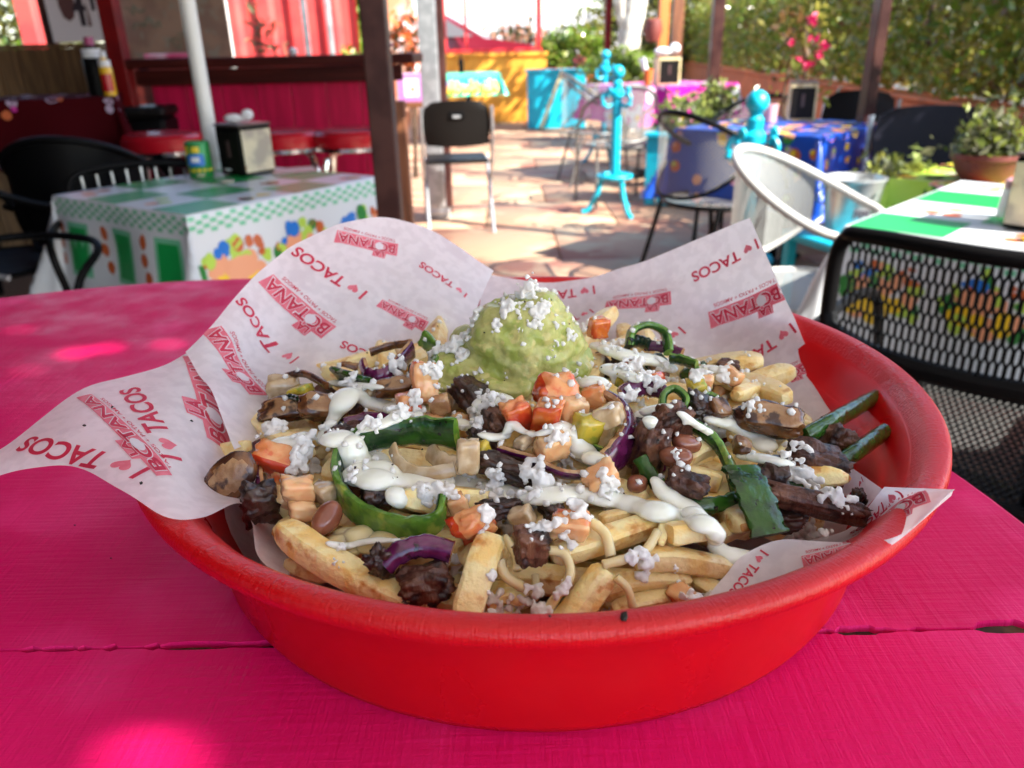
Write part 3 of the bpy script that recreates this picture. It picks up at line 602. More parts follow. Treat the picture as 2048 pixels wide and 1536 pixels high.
a = AY(935, 142, 10.5); table_cloth((a.x, 10.5), R(8), .36, .36, .26, K['teal'], 'green', 'small far table in front of the yellow wall', 'small green cloth in front of the yellow wall', seed=5, zt=.86)
o = MB().tube([(0, 0, 0), (0, 0, .14), (0, 0, .16), (0, 0, .21)], [.034, .034, .014, .014], 12).build('bottle', m_black); o.location = (AY(922, 130, 10.4).x, 10.4, .862); tag(o, 'dark bottle on the far green cloth', 'bottle')

def barrel_chair(pos, yaw, m_fr, m_pf, label, group=None, wire=False, zb=.82, rad=.27, solid=None):
    t = empty('mesh_chair', (pos[0], pos[1], 0), yaw, label, 'chair', group)      # local +y = front
    Th = R(112)
    def rim(k): th = -PI/2+Th*k; zz = .655+(zb-.655)*math.cos(k*PI/2)**1.3; return Vector((rad*math.cos(th), rad*math.sin(th)*1.05, zz))
    top = [rim(k) for k in np.linspace(-1, 1, 41)]
    MB().tube([top[0]+Vector((0, .03, -.02))]+top+[top[-1]+Vector((0, .03, -.02))], .013, 10).build('top_rail', m_fr, t)
    n, mz = 30, 8; V = []; uv = []; F = []; k0 = .62
    for i in range(n+1):
        k = -k0+2*k0*i/n; p = rim(k); lo = .48+.12*abs(k/k0)**2.5
        for j in range(mz+1): z = lo+(p.z-lo)*j/mz; V.append((p.x*.985, p.y*.985, z)); uv.append((Th*k*rad, z))
    for i in range(n):
        for j in range(mz): F.append((i*(mz+1)+j, (i+1)*(mz+1)+j, (i+1)*(mz+1)+j+1, i*(mz+1)+j+1))
    mesh('back_panel', V, F, m_pf, parent=t, uv=uv)
    low = [Vector((rim(k).x*.985, rim(k).y*.985, .48+.12*abs(k/k0)**2.5)) for k in np.linspace(-k0, k0, 24)]; MB().tube(low, .009, 8).build('back_lower_rail', m_fr, t)
    V = [(0, 0, .44)]; uv = [(0, 0)]; N_ = 32
    for r in (.08, .16, .235):
        for j in range(N_): a = 2*PI*j/N_; x, y = r*math.cos(a), r*math.sin(a); V.append((x, y, .44-.006*(1-(r/.235)**2))); uv.append((x, y))
    F = [(0, 1+j, 1+(j+1) % N_) for j in range(N_)]
    for q in range(2):
        for j in range(N_): F.append((1+q*N_+j, 1+q*N_+N_+j, 1+q*N_+N_+(j+1) % N_, 1+q*N_+(j+1) % N_))
    mesh('seat', V, F, m_pf, parent=t, uv=uv); MB().tube([(.238*math.cos(2*PI*j/36), .238*math.sin(2*PI*j/36), .438) for j in range(36)], .011, 8, True).build('seat_rim', m_fr, t)
    for s in (-1, 1):
        e = top[-1 if s > 0 else 0]+Vector((0, .03, -.02)); MB().tube(cr([e, (s*.262, .20, .50), (s*.25, .22, .30), (s*.255, .25, 0)], 14), .012, 8).build('leg', m_fr, t)
        MB().tube(cr([(s*.20, -.15, .44), (s*.215, -.2, .25), (s*.235, -.27, 0)], 8), .012, 8).build('leg', m_fr, t)
    return t
ph = G(1695, 470, 0)
a = AY(1562, 420, 2.28); barrel_chair((a.x+.10, 2.22), R(-126), m_whiterail, m_perfw, 'white punched metal armchair beside the right table', zb=.835, rad=.245)
m_greych = mat('grey_chair_metal', (.10, .095, .09), .4)
a = AY(1425, 395, 3.75); barrel_chair((a.x, 3.72), R(-62), m_black, m_perfg, 'grey mesh armchair with a black rim at the blue fruit cloth', zb=.85)
a = AY(1235, 262, 6.1); barrel_chair((a.x, 6.1), R(10), m_greych, m_perfg, 'grey mesh chair behind the turquoise post, facing the pink table', zb=.86)
a = AY(1190, 240, 7.0); barrel_chair((a.x, 7.1), R(-80), m_greych, m_perfg, 'grey mesh chair seen from the side left of the turquoise post', zb=.92)
a = AY(1545, 215, 4.35); barrel_chair((a.x, 4.55), R(150), m_black, m_perfg, 'dark chair between the blue table and the orange wall', zb=.84)
a = AY(118, 235, 3.05); barrel_chair((a.x, 3.15), R(8), m_black, m_black, 'black armchair in front of the dark red cloth', 'dark chairs on the left', zb=.86)
a = AY(95, 185, 3.9); barrel_chair((a.x-.2, 4.1), R(170), m_black, m_black, 'dark chair between the red cloth and the tan partition', 'dark chairs on the left', zb=.93)
a = AY(-20, 260, 2.7); barrel_chair((a.x-.15, 2.8), R(-40), m_black, m_black, 'dark chair cut off by the left edge near the red cloth', 'dark chairs on the left', zb=.86)
# chair with upright wires between the left cloth and the stool, and the one whose arm shows above the pink table
def wire_chair(pos, yaw, label):
    t = empty('wire_chair', (pos[0], pos[1], 0), yaw, label, 'chair', 'dark chairs on the left')
    top = cr([(-.22, -.2, .66), (-.21, -.24, .76), (-.1, -.27, .79), (.1, -.27, .79), (.21, -.24, .76), (.22, -.2, .66)], 24); MB().tube(top, .011, 8).build('top_rail', m_black, t)
    for i in range(9): x = -.18+.045*i; MB().tube([(x, -.262+abs(x)*.12, .785-abs(x)*.1), (x*.95, -.225, .46)], .004, 5).build('back_wire', m_silver, t)
    MB().box((0, 0, .45), (.44, .44, .02), bev=.008).build('seat', m_black, t, smooth=False)
    for sx in (-1, 1):
        for sy in (-1, 1): MB().tube([(sx*.2, sy*.2, .445), (sx*.22, sy*.23, 0)], .011, 6).build('leg', m_black, t)
        MB().tube(cr([(sx*.22, -.2, .66), (sx*.245, 0, .655), (sx*.235, .2, .63), (sx*.21, .2, .45)], 16), .011, 8).build('armrest', m_black, t)
    return t
a = AY(190, 335, 2.2); wire_chair((a.x, 2.42), R(200), 'black chair with thin upright wires behind the left green cloth')
a = G(120, 488, .66); t = empty('arm_chair', (a.x-.10, a.y-.10, 0), R(-25), 'black armchair between the pink table and the left green cloth', 'chair', 'dark chairs on the left')
MB().tube(cr([(-.30, -.24, .66), (-.12, .10, .672), (.08, .17, .672), (.20, .13, .66), (.235, .03, .60), (.22, -.02, .45)], 30), .0105, 8).build('armrest', m_black, t)
MB().tube(cr([(-.30, -.24, .66), (-.10, -.10, .64), (.1, -.06, .62)], 12), .008, 8).build('armrest_brace', m_silver, t)
MB().box((0, -.1, .44), (.44, .44, .02), bev=.008).build('seat', m_black, t, smooth=False)
for sx in (-1, 1):
    for sy in (-1, 1): MB().tube([(sx*.2, -.1+sy*.2, .435), (sx*.21, -.1+sy*.22, 0)], .011, 6).build('leg', m_black, t)

def folding_chair(pos, yaw, label, zb=.82, mm=None, group=None):
    t = empty('folding_chair', (pos[0], pos[1], 0), yaw, label, 'chair', group); V = []; F = []; n = 14; w_ = .215; mm = mm or m_blackpl       # front = +y
    mb = MB(); rows = 8; outl = []
    for side in (0, 1):
        for j in range(rows+1):
            v = j/rows; z = zb-.26+.26*v; ww = w_*(.92+.08*math.sin(PI*min(1, v*1.1)))*(1 if v < .85 else math.sqrt(max(.0, 1-((v-.85)/.15)**2))*.22+.78)
            for i in range(n+1):
                x = -ww+2*ww*i/n; bow = -.035*(1-(x/ww)**2); zz = z+.012*(1-(x/ww)**2)*(v > .5)-.012*(1-(x/ww)**2)*(v < .5); V.append((x, -.20-.05*v+bow+side*.016, zz))
    k = (rows+1)*(n+1)
    for s in (0, 1):
        for j in range(rows):
            for i in range(n): f = (s*k+j*(n+1)+i, s*k+j*(n+1)+i+1, s*k+(j+1)*(n+1)+i+1, s*k+(j+1)*(n+1)+i); F.append(f if s == 0 else f[::-1])
    bd_ = [i for i in range(n+1)]+[j*(n+1)+n for j in range(1, rows+1)]+[rows*(n+1)+i for i in range(n-1, -1, -1)]+[j*(n+1) for j in range(rows-1, 0, -1)]
    for i in range(len(bd_)): a_, b_ = bd_[i], bd_[(i+1) % len(bd_)]; F.append((b_, a_, k+a_, k+b_))
    bk = mesh('backrest', V, F, mm, parent=t); bk.data.set_sharp_from_angle(angle=R(40))
    MB().box((0, -.268, zb-.075), (.10, .012, .05), bev=.005).build('hand_slot', m_black, bk, smooth=False); MB().box((0, -.276, zb-.085), (.05, .004, .016), bev=.002).build('badge', m_silver, bk, smooth=False)
    s_ = MB().box((0, .03, .452), (.41, .40, .026), bev=.012).build('seat', mm, t, smooth=False)
    for sx in (-1, 1):
        MB().tube(cr([(sx*.222, -.255, zb-.03), (sx*.225, -.19, .55), (sx*.225, .02, .30), (sx*.225, .24, 0)], 16), .011, 8).build('leg', m_silver, t)
        MB().tube([(sx*.212, .12, .45), (sx*.214, -.27, 0)], .011, 8).build('leg', m_silver, t)
        MB().ball((sx*.225, -.10, .44), .018, 5).build('hinge', m_silver, t)
    MB().tube([(-.22, .16, .10), (.22, .16, .10)], .009, 6).build('crossbar', m_silver, t)
    return t
a = G(925, 455, 0); folding_chair((a.x-.02, a.y+.05), R(6), 'black plastic folding chair with steel legs in front of the silver post', zb=AY(925, 200, a.y).z)
a = AY(1705, 215, 4.35); folding_chair((a.x, 4.55), R(128), 'dark folding chair behind the blue cloth, under the hedge post', zb=AY(1700, 190, 4.5).z)
a = AY(1925, 275, 3.3); t = folding_chair((a.x-.02, 3.35), R(165), 'dark navy chair with a wide back behind the potted plant', zb=AY(1900, 228, 3.3).z, mm=mat('navy_plastic', (.005, .005, .014), .5, spec=.15))
t.scale = (1.25, 1, 1)

# ------------------------------------------------------------------ turquoise carved posts, planters, bucket
def stanchion(px, py, Y, label, top):
    a = AY(px, py, Y); h = AY(px, top, Y).z; t = empty('carved_post', (a.x, Y, 0), random.uniform(0, 1), label, 'post', 'turquoise carved posts')
    MB().tube([(0, 0, .27), (0, 0, h-.2)], .034, 14).build('shaft', m_teal, t); MB().lathe([(.03, h-.21), (.05, h-.20), (.05, h-.17), (.03, h-.15), (.034, h-.11), (.022, h-.095), (.03, h-.085)], 18).build('collar', m_teal, t); MB().ball((0, 0, h-.045), .046, 9).build('finial', m_teal, t)
    MB().tube([(.115*math.cos(2*PI*i/28), .115*math.sin(2*PI*i/28), .27) for i in range(28)], .017, 8, True).build('ring', m_teal, t); MB().box((0, 0, .27), (.22, .04, .02)).build('ring_bar', m_teal, t, smooth=False)
    for k in range(3):
        A = k*2*PI/3+.5; MB().tube(cr([rotz((.09, 0, .27), A), rotz((.12, 0, .15), A), rotz((.19, 0, .03), A), rotz((.23, 0, .018), A)], 14), .018, 8).build('leg', m_teal, t)
        B = A+.4; mb = MB(); mb.tube(cr([rotz((.03, 0, h-.25), B), rotz((.08, 0, h-.265), B), rotz((.11, 0, h-.215), B), rotz((.09, 0, h-.18), B), rotz((.07, 0, h-.20), B)], 18), .013, 7); mb.ball(rotz((.10, 0, h-.25), B), .022, 5, sc=(1, 1, .5)); mb.ball(rotz((.07, .03, h-.16), B), .026, 5, sc=(.6, 1, 1)); mb.build('scroll', m_teal, t)
    return t
a = G(1220, 428, 0); stanchion(1232, 260, a.y, 'turquoise carved post standing alone on the sunlit floor', 130)
stanchion(1211, 140, 8.4, 'farthest turquoise carved post, in front of the low green shrub', 100); stanchion(1512, 230, 3.25, 'turquoise carved post behind the white armchair', 180)
def planter(pos, yaw, sx, sy, h, label, name='planter_box', cat='planter'):
    t = empty(name, (pos[0], pos[1], 0), yaw, label, cat)
    for s in (-1, 1):
        MB().box((s*(sx/2-.015), 0, h/2), (.03, sy-.062, h-.02), bev=.004).build('side_panel', m_teal, t, smooth=False); MB().box((0, s*(sy/2-.015), h/2), (sx, .03, h-.02), bev=.004).build('side_panel', m_teal, t, smooth=False)
    for s in (-1, 1):
        MB().box((s*(sx/2-.01), 0, h), (.07, sy-.1, .035), bev=.006).build('rim_board', m_teal, t, smooth=False); MB().box((0, s*(sy/2-.01), h), (sx+.05, .07, .035), bev=.006).build('rim_board', m_teal, t, smooth=False)
    MB().box((0, 0, h-.06), (sx-.064, sy-.064, .04)).build('soil', m_bark, t, smooth=False); return t
a = G(1325, 420, 0); h1 = AY(1320, 268, a.y+.2).z; planter((a.x+.16, a.y+.28), R(-22), .42, .42, h1, 'square turquoise planter with yellow green plants by the carved post')
for (px, py, r_, lb) in ((1365, 235, .17, 'yellow green leafy plant growing from the square planter'), (1432, 205, .15, 'taller yellow green plant right of the planter, below the pink cloth')):
    c_ = AY(px, py, a.y+.28+(.0 if px < 1400 else .5)); bush('leafy_plant', c_, (r_*1.3, r_, r_*1.05), 420, .034, [m_leafy, m_leafg], lb, 'plant', stem=False, weights=[.8, .2])
a2 = G(1112, 226, 0); Yc = 12.2; aL, aR = AY(1056, 180, Yc), AY(1172, 180, Yc); ch = AY(1110, 142, Yc).z; planter(((aL.x+aR.x)/2, Yc+.3), 0, aR.x-aL.x, .6, ch, 'wide turquoise planter chest in front of the far hedge', 'planter_chest')
mb = MB(); mb.box((0, 0, ch/2), (.05, .04, ch*1.05), Euler((0, R(22), 0)), bev=.005); o = mb.build('leaning_board', mat('pale_board', (.65, .55, .30), .6), smooth=False); o.location = (AY(1103, 150, Yc-.1).x, Yc-.12, .02); tag(o, 'pale narrow board leaning on the turquoise chest', 'board')
a = AY(1160, 118, 12.0); bush('flower_pot_plant', (a.x, 12.3, a.z-.02), (.1, .1, .08), 120, .03, [m_mag, m_leafg], 'small magenta flowering plant by the turquoise chest', 'plant')
# low turquoise stool with the metal bucket
bz = .45; bl = G(1693, 468, bz); t = empty('low_stool', (bl.x, bl.y, 0), .3, 'low turquoise stool under the metal bucket', 'stool')
MB().box((0, 0, bz-.016), (.34, .34, .03), bev=.006).build('seat', m_teal, t, smooth=False)
for sx in (-1, 1):
    for sy in (-1, 1): MB().box((sx*.14, sy*.14, (bz-.031)/2), (.04, .04, bz-.031), bev=.004).build('leg', m_teal, t, smooth=False)
bh = AY(1700, 352, bl.y+.02).z-bz; k_ = mpp(bl); br = 57*k_; bk = empty('ice_bucket', (bl.x, bl.y, bz), 0, 'galvanised metal bucket on the low turquoise stool', 'bucket'); m_bk = mat('bucket_metal', (.60, .62, .62), .3, c2=(.45, .47, .48), scale=12, metal=.55)
MB().lathe([(.02, .004), (br*.72, .002), (br*.75, .01), (br*.98, bh*.94), (br*1.03, bh*.97), (br*1.03, bh), (br*.99, bh), (br*.95, bh*.94), (br*.72, .014), (.02, .014)], 32, cap=False).build('pail', m_bk, bk)
MB().tube(cr([(-br*1.03, 0, bh*.9), (-br*1.0, .05, bh*.55), (0, .09, bh*.45), (br*1.0, .05, bh*.55), (br*1.03, 0, bh*.9)], 20), .004, 6).build('handle', m_silver, bk)
tm = text_mesh('BEER', .05, .001); L0 = max(v.co.x for v in tm.vertices)
def wrap(me, r, z0, par, m, a0, sc=1, tilt=0, name='lettering'):
    L0 = max(v.co.x for v in me.vertices); V = []
    for v in me.vertices: th = a0+(v.co.x-L0/2)*sc/r; rr = r+tilt*(v.co.y*sc+z0)+.001; V.append((rr*math.cos(th), rr*math.sin(th), z0+v.co.y*sc))
    return mesh(name, V, [tuple(p.vertices) for p in me.polygons], m, parent=par, smooth=False)
mb = MB()
for k in range(5): mb.tube([( (br*.75+br*.23*((.38+.03*(k % 2))*1.0))*math.cos(-PI/2+.0+(k-2)*.13)*1.012, (br*.75+br*.23*(.38+.03*(k % 2)))*math.sin(-PI/2+(k-2)*.13)*1.012, bh*(.36+.03*(k % 2))), ((br*.75+br*.23*.5)*math.cos(-PI/2+(k-2)*.13+.04)*1.012, (br*.75+br*.23*.5)*math.sin(-PI/2+(k-2)*.13+.04)*1.012, bh*.5)], .005, 4)
mb.build('emblem', mat('dark_emblem_paint', (.10, .09, .11), .5), bk)
# plant pots on the right
a = AY(1800, 365, 3.0); bush('leafy_plant', (a.x, 3.05, a.z-.02), (.17, .14, .13), 420, .026, [m_leafg, m_leafy, m_leafd], 'trailing plant between the metal bucket and the green cloth', 'plant', weights=[.5, .25, .25])
YPp = 2.75; a = AY(1970, 335, YPp); rr_ = 62*mpp(a); zp0 = AY(1970, 362, YPp).z
c2b = table_cloth((AY(2010, 375, YPp).x+.02, YPp+.10), R(40), .26, .26, .22, K['lime'], 'blue', 'small table behind the right table, with the potted plant', 'lime green and yellow cloth under the potted plant', seed=12, zt=zp0-.003)
pp = empty('potted_plant', (a.x, YPp, zp0), 0, 'grey green plant in a wide terracotta bowl at the right edge', 'plant')
MB().lathe([(.02, .0), (rr_*.6, 0), (rr_*.85, .03), (rr_*1.0, .075), (rr_*1.08, .08), (rr_*1.08, .095), (rr_*.98, .095), (rr_*.9, .08), (.01, .08)], 28).build('bowl', m_clay, pp)
leaves(700, lambda: (random.gauss(0, rr_*.5), random.gauss(0, rr_*.45), .09+abs(random.gauss(0, .062))), .022, 'foliage', [m_leafg, m_leafd, m_leafy], pp, weights=[.55, .3, .15]); mb = MB()
for i in range(8): mb.tube([(random.gauss(0, .02), random.gauss(0, .02), .07), (random.gauss(0, .05), random.gauss(0, .05), .19)], [.006, .003], 5)
mb.build('stem', m_bark, pp)

# ------------------------------------------------------------------ napkin boxes and table things
def napkin_box(pos, yaw, w_, d_, h_, label, z, napkin=True, m_side=None, m_front=None, group='napkin boxes'):
    t = empty('napkin_box', (pos[0], pos[1], z), yaw, label, 'napkin holder', group); fr_ = m_front or m_black; sd_ = m_side or m_cream_label
    MB().box((0, 0, h_/2), (w_, d_, h_), bev=.004).build('case', fr_, t, smooth=False)
    for s in (-1, 1): MB().box((s*(w_/2+.0012), 0, h_*.5), (.002, d_*.94, h_*.86)).build('side_print', sd_, t, smooth=False)
    MB().box((0, -d_/2-.002, h_*.48), (w_*.86, .004, h_*.82), bev=.001).build('face_plate', m_blackpl, t, smooth=False)
    MB().box((0, -d_/2-.005, h_*.55), (w_*.12, .003, h_*.34), bev=.001).build('napkin_slot', mat('dark_slot', (.06, .03, .03), .4) if 'dark_slot' not in bpy.data.materials else bpy.data.materials['dark_slot'], t, smooth=False)
    MB().box((0, 0, h_+.004), (w_+.006, d_+.006, .008), bev=.002).build('lid', mat('brown_lid', (.07, .05, .045), .35) if 'brown_lid' not in bpy.data.materials else bpy.data.materials['brown_lid'], t, smooth=False)
    return t
def tissue(pos, z, label, s=.05):
    mb = MB(); mb.ball((-.4*s, 0, .30*s), .5*s, 7, sc=(1.3, .8, .6)); mb.ball((.55*s, .1*s, .5*s), .42*s, 7, sc=(1, .8, .9)); mb.ball((.1*s, 0, .3*s), .3*s, 6, sc=(1.4, .6, .6))
    o = mb.build('paper_napkin', m_paperw); o.location = (pos[0], pos[1], z); return tag(o, label, 'napkin')
b0 = G(490, 350, ZT); kk = mpp(b0); nb_yaw = R(-36)
nb = napkin_box((b0.x+.005, b0.y+.03), nb_yaw, .135, .125, .158, 'black napkin box with cream picture sides on the left green cloth', ZT+.003)
mb = MB(); 
for i in range(6): mb.box((-.035+.006*i, -.0675, .018), (.0045, .001, .007))
mb.build('small_print', m_paperw, nb, smooth=False)
tissue((b0.x+.0, b0.y+.03), ZT+.003+.166, 'crumpled white paper napkin on top of the black napkin box', .05)
cb = G(403, 358, ZT); ck = mpp(cb); cr_ = 23.5*ck; chh = 70*ck; cn = empty('drink_can', (cb.x, cb.y+.01, ZT+.003), 0, 'small green and yellow can left of the napkin box', 'can'); m_cg = mat('can_green', (.02, .22, .05), .3, metal=.2); m_cy = mat('can_yellow', (.72, .52, .02), .3)
MB().lathe([(cr_*.4, .002), (cr_*.9, 0), (cr_, .006), (cr_, chh-.006), (cr_*.9, chh), (cr_*.85, chh-.003), (cr_*.3, chh-.003)], 24).build('body', m_cg, cn)
def band(z0, z1, a0, a1, m, par, r, nm='label_print'):
    V = []; n = 14
    for i in range(n+1): th = a0+(a1-a0)*i/n; V += [(r*math.cos(th), r*math.sin(th), z0), (r*math.cos(th), r*math.sin(th), z1)]
    return mesh(nm, V, [(2*i, 2*i+2, 2*i+3, 2*i+1) for i in range(n)], m, parent=par)
band(chh*.2, chh*.28, 0, 2*PI, m_cy, cn, cr_+.0006); band(chh*.66, chh*.9, PI*.9, PI*1.35, m_cy, cn, cr_+.0006); band(chh*.35, chh*.75, PI, PI*1.2, m_cy, cn, cr_+.0005); band(chh*.36, chh*.68, PI*1.28, PI*1.75, K['blue'], cn, cr_+.0006); band(chh*.46, chh*.6, PI*1.4, PI*1.62, m_paperw, cn, cr_+.001); band(chh*.72, chh*.88, PI*1.45, PI*1.65, m_cy, cn, cr_+.0007); band(chh*.08, chh*.14, PI*1.5, PI*1.7, m_cream_label, cn, cr_+.0007)
o = MB().lathe([(.002, 0), (.022, 0), (.024, .004), (.014, .006), (.002, .006)], 20).build('plastic_lid', m_cream); o.location = G(455, 366, ZT); o.location.z = ZT+.003; tag(o, 'pale round lid lying in front of the black napkin box', 'lid')
a = G(590, 345, ZT); V = [(-.07, -.06, 0), (.07, -.055, .002), (.085, .05, .002), (-.065, .06, .001)]; o = MB().box((0, 0, .001), (.15, .13, .002)).build('paper_slip', mat('pink_paper', (.62, .30, .28), .5, c2=(.55, .36, .28), scale=8), smooth=False); o.location = (a.x-.01, a.y+.02, ZT+.0045); o.rotation_euler = (0, 0, .4); tag(o, 'pink paper lying on the left green cloth beside the napkin box', 'paper')
# right table: dark box and shaker at the frame edge
a = G(2075, 462, ZT); napkin_box((a.x+.01, a.y+.02), R(38), .11, .10, .15, 'dark napkin box cut by the right edge on the sunlit green cloth', ZT+.003)
a = G(2022, 440, ZT); sh = empty('salt_shaker', (a.x, a.y+.02, ZT+.003), 0, 'glass shaker with a pinkish lid beside the dark napkin box at the right edge', 'shaker'); MB().lathe([(.005, 0), (.021, 0), (.022, .01), (.018, .062), (.016, .065)], 18).build('jar', m_paperw, sh); MB().lathe([(.017, .065), (.018, .068), (.017, .082), (.008, .088), (.001, .088)], 18).build('lid', mat('pinkish_lid', (.55, .30, .35), .3), sh)
# blue table
a = G(1607, 243, ZT); m_straw = mat('straw_side', (.72, .62, .36), .6, c2=(.5, .4, .2), scale=30, stretch=(3, 3, .5)); napkin_box((a.x, a.y+.06), R(-16), .135, .14, .185, 'straw coloured napkin box with a black front on the blue cloth', ZT+.003, m_side=m_straw, m_front=m_straw)
a = G(1540, 246, ZT); o = MB().lathe([(.004, 0), (.034, 0), (.04, .09), (.036, .09), (.03, .006), (.004, .006)], 18, cap=False).build('drinking_glass', mat('pink_glass', (.72, .45, .48), .15, transm=.35)); o.location = (a.x, a.y+.02, ZT+.003); tag(o, 'pinkish glass left of the straw napkin box', 'glass')
a = G(1535, 240, ZT); o = MB().box((0, 0, .06), (.07, .05, .12), bev=.006).build('condiment_box', m_straw, smooth=False); o.location = (a.x-.01, a.y+.12, ZT+.003); tag(o, 'cream coloured box behind the pinkish glass on the blue cloth', 'box')
# pink table
a = AY(1338, 162, 7.0); napkin_box((a.x, 7.12), R(4), .19, .17, .22, 'pale napkin box with a grey front on the pink cloth', PTZ+.003, m_front=m_straw, m_side=m_straw); tissue((a.x, 7.12), PTZ+.235, 'white napkin sticking up from the pale napkin box on the pink cloth', .11)
a = AY(1298, 160, 6.95); cp = empty('sauce_cup', (a.x, 7.0, PTZ+.003), 0, 'orange cup with white cutlery left of the pale napkin box', 'cup'); MB().lathe([(.03, 0), (.04, .13), (.036, .13), (.026, .005), (.002, .005)], 18).build('cup', m_orangepetal, cp)
o = MB().tube([(0, 0, 0), (-.05, 0, .13)], [.018, .03], 8).build('rolled_napkin', m_paperw); o.location = (a.x-.01, 7.0, PTZ+.09); tag(o, 'white rolled napkin standing in the orange cup', 'napkin')
# dark red table: bottles
a = AY(203, 200, 3.5)
def bottle(px, Y, label, m_body, m_cap, m_lab, h=.22, r=.035, yaw=0):
    a = AY(px, 200, Y); t = empty('sauce_bottle', (a.x, Y, RZ+.003), yaw, label, 'bottle'); MB().lathe([(.01, 0), (r, .002), (r, h*.62), (r*.45, h*.78), (r*.4, h*.9), (.01, h*.9)], 20).build('body', m_body, t); MB().lathe([(r*.5, h*.86), (r*.46, h), (.005, h)], 16).build('cap', m_cap, t); band(h*.62, h*.80, 0, 2*PI, m_paperw, t, r*.9, 'neck_label'); band(h*.1, h*.5, PI*1.3, PI*1.9, m_lab, t, r+.001, 'label'); return t
bottle(203, 3.86, 'dark sauce bottle with a white neck and purple cap on the red cloth', m_black, mat('purple_cap', (.30, .03, .12), .4), m_black, h=.25, r=.045)
bottle(224, 3.80, 'yellow sauce bottle beside the dark bottle on the red cloth', mat('mustard', (.72, .42, .01), .3), m_paperw, m_redvinyl, h=.19, r=.028)

# ------------------------------------------------------------------ near black chair of expanded metal
nc0, nc1 = G(1648, 478, .84), G(2048, 528, .84); dx = (nc1-nc0); dx.z = 0; dx.normalize(); yaw = math.atan2(dx.y, dx.x); Wd = .50; cpos = nc0+dx*(Wd/2); fwd = Vector((-dx.y, dx.x, 0))
ch_ = empty('mesh_chair', (cpos.x, cpos.y, 0), yaw, 'black expanded metal chair with its back to the pink table, nearest chair at the right', 'chair')   # +y = front
def hexsheet(w_, h_, cw, chh, fn, th, name, par):
    bm = bmesh.new(); vs = {}
    def vert(p):
        k = (round(p[0], 5), round(p[1], 5))
        if k not in vs: vs[k] = bm.verts.new(fn(p[0], p[1]))
        return vs[k]
    ny = int(h_/(chh*.75))+1; nx = int(w_/cw)+1
    for j in range(ny):
        for i in range(nx):
            cx = -w_/2+cw*(i+(.5 if j % 2 else 0))+cw*.5; cy = chh*.75*j+chh*.5
            if cx > w_/2+cw*.1 or cy > h_: continue
            q = [(cx, cy+chh/2), (cx-cw/2, cy+chh/4), (cx-cw/2, cy-chh/4), (cx, cy-chh/2), (cx+cw/2, cy-chh/4), (cx+cw/2, cy+chh/4)]
            try: bm.faces.new([vert((max(-w_/2, min(w_/2, x)), max(0, min(h_, y)))) for x, y in q])
            except ValueError: pass
    me = bpy.data.meshes.new(name); bm.to_mesh(me); bm.free(); me.materials.append(m_black); o = link(name, me, par)
    md = o.modifiers.new('wire', 'WIREFRAME'); md.thickness = th; md.use_replace = True; md.use_even_offset = False; md.use_boundary = True; return o
BZ0, BZ1 = .60, .835
def bfn(x, y): return Vector((x, -.035+.11*(x/.25)**2-.10*(y/.235)*.25-.0, BZ0+y-.03*0))
def bow(x, z): return Vector((x, .06*(x/.25)**2-.02-.10*(z-.44)*.5+.05, z))
hexsheet(Wd-.05, .172, .0108, .0330, lambda x, y: bow(x, .660+y+.008*abs(x/.25)), .0062, 'back_mesh', ch_)
fr_ = [bow(x, z) for x, z in ((-.25, .44), (-.25, .60), (-.25, .78), (-.235, .832), (-.20, .842), (0, .842), (.20, .842), (.235, .832), (.25, .78), (.25, .60), (.25, .44))]
MB().tube(cr(fr_, 60), .0125, 10).build('back_frame', m_black, ch_)
MB().tube(cr([bow(x, z) for x, z in ((-.25, .70), (-.225, .668), (-.1, .652), (.1, .652), (.225, .668), (.25, .70))], 30), .016, 8).build('back_lower_rail', m_black, ch_)
hexsheet(.44, .42, .013, .024, lambda x, y: Vector((x, .05+y, .455-.012*math.cos(x*6)*math.sin(y*7))), .0062, 'seat_mesh', ch_)
MB().tube(cr([(-.235, .04, .45), (-.235, .46, .45), (-.2, .49, .445), (.2, .49, .445), (.235, .46, .45), (.235, .04, .45)], 50), .0115, 8).build('seat_frame', m_black, ch_)
MB().tube([(-.235, .045, .45), (.235, .045, .45)], .011, 8).build('seat_bar', m_black, ch_)
for sx in (-1, 1):
    MB().tube(cr([(sx*.25, .05, .44), (sx*.252, .02, .2), (sx*.262, -.03, 0)], 10), .012, 8).build('leg', m_black, ch_); MB().tube(cr([(sx*.235, .46, .45), (sx*.24, .48, .2), (sx*.25, .50, 0)], 10), .012, 8).build('leg', m_black, ch_)
    MB().tube(cr([bow(sx*.25, .70)+Vector((0, 0, -.02)), (sx*.275, .12, .665), (sx*.28, .36, .655), (sx*.262, .45, .62), (sx*.238, .45, .45)], 30), .0115, 8).build('armrest', m_black, ch_)
    MB().tube([(sx*.09, .06, .45), (sx*.09, .05, .655)], .009, 6).build('back_stay', m_black, ch_)

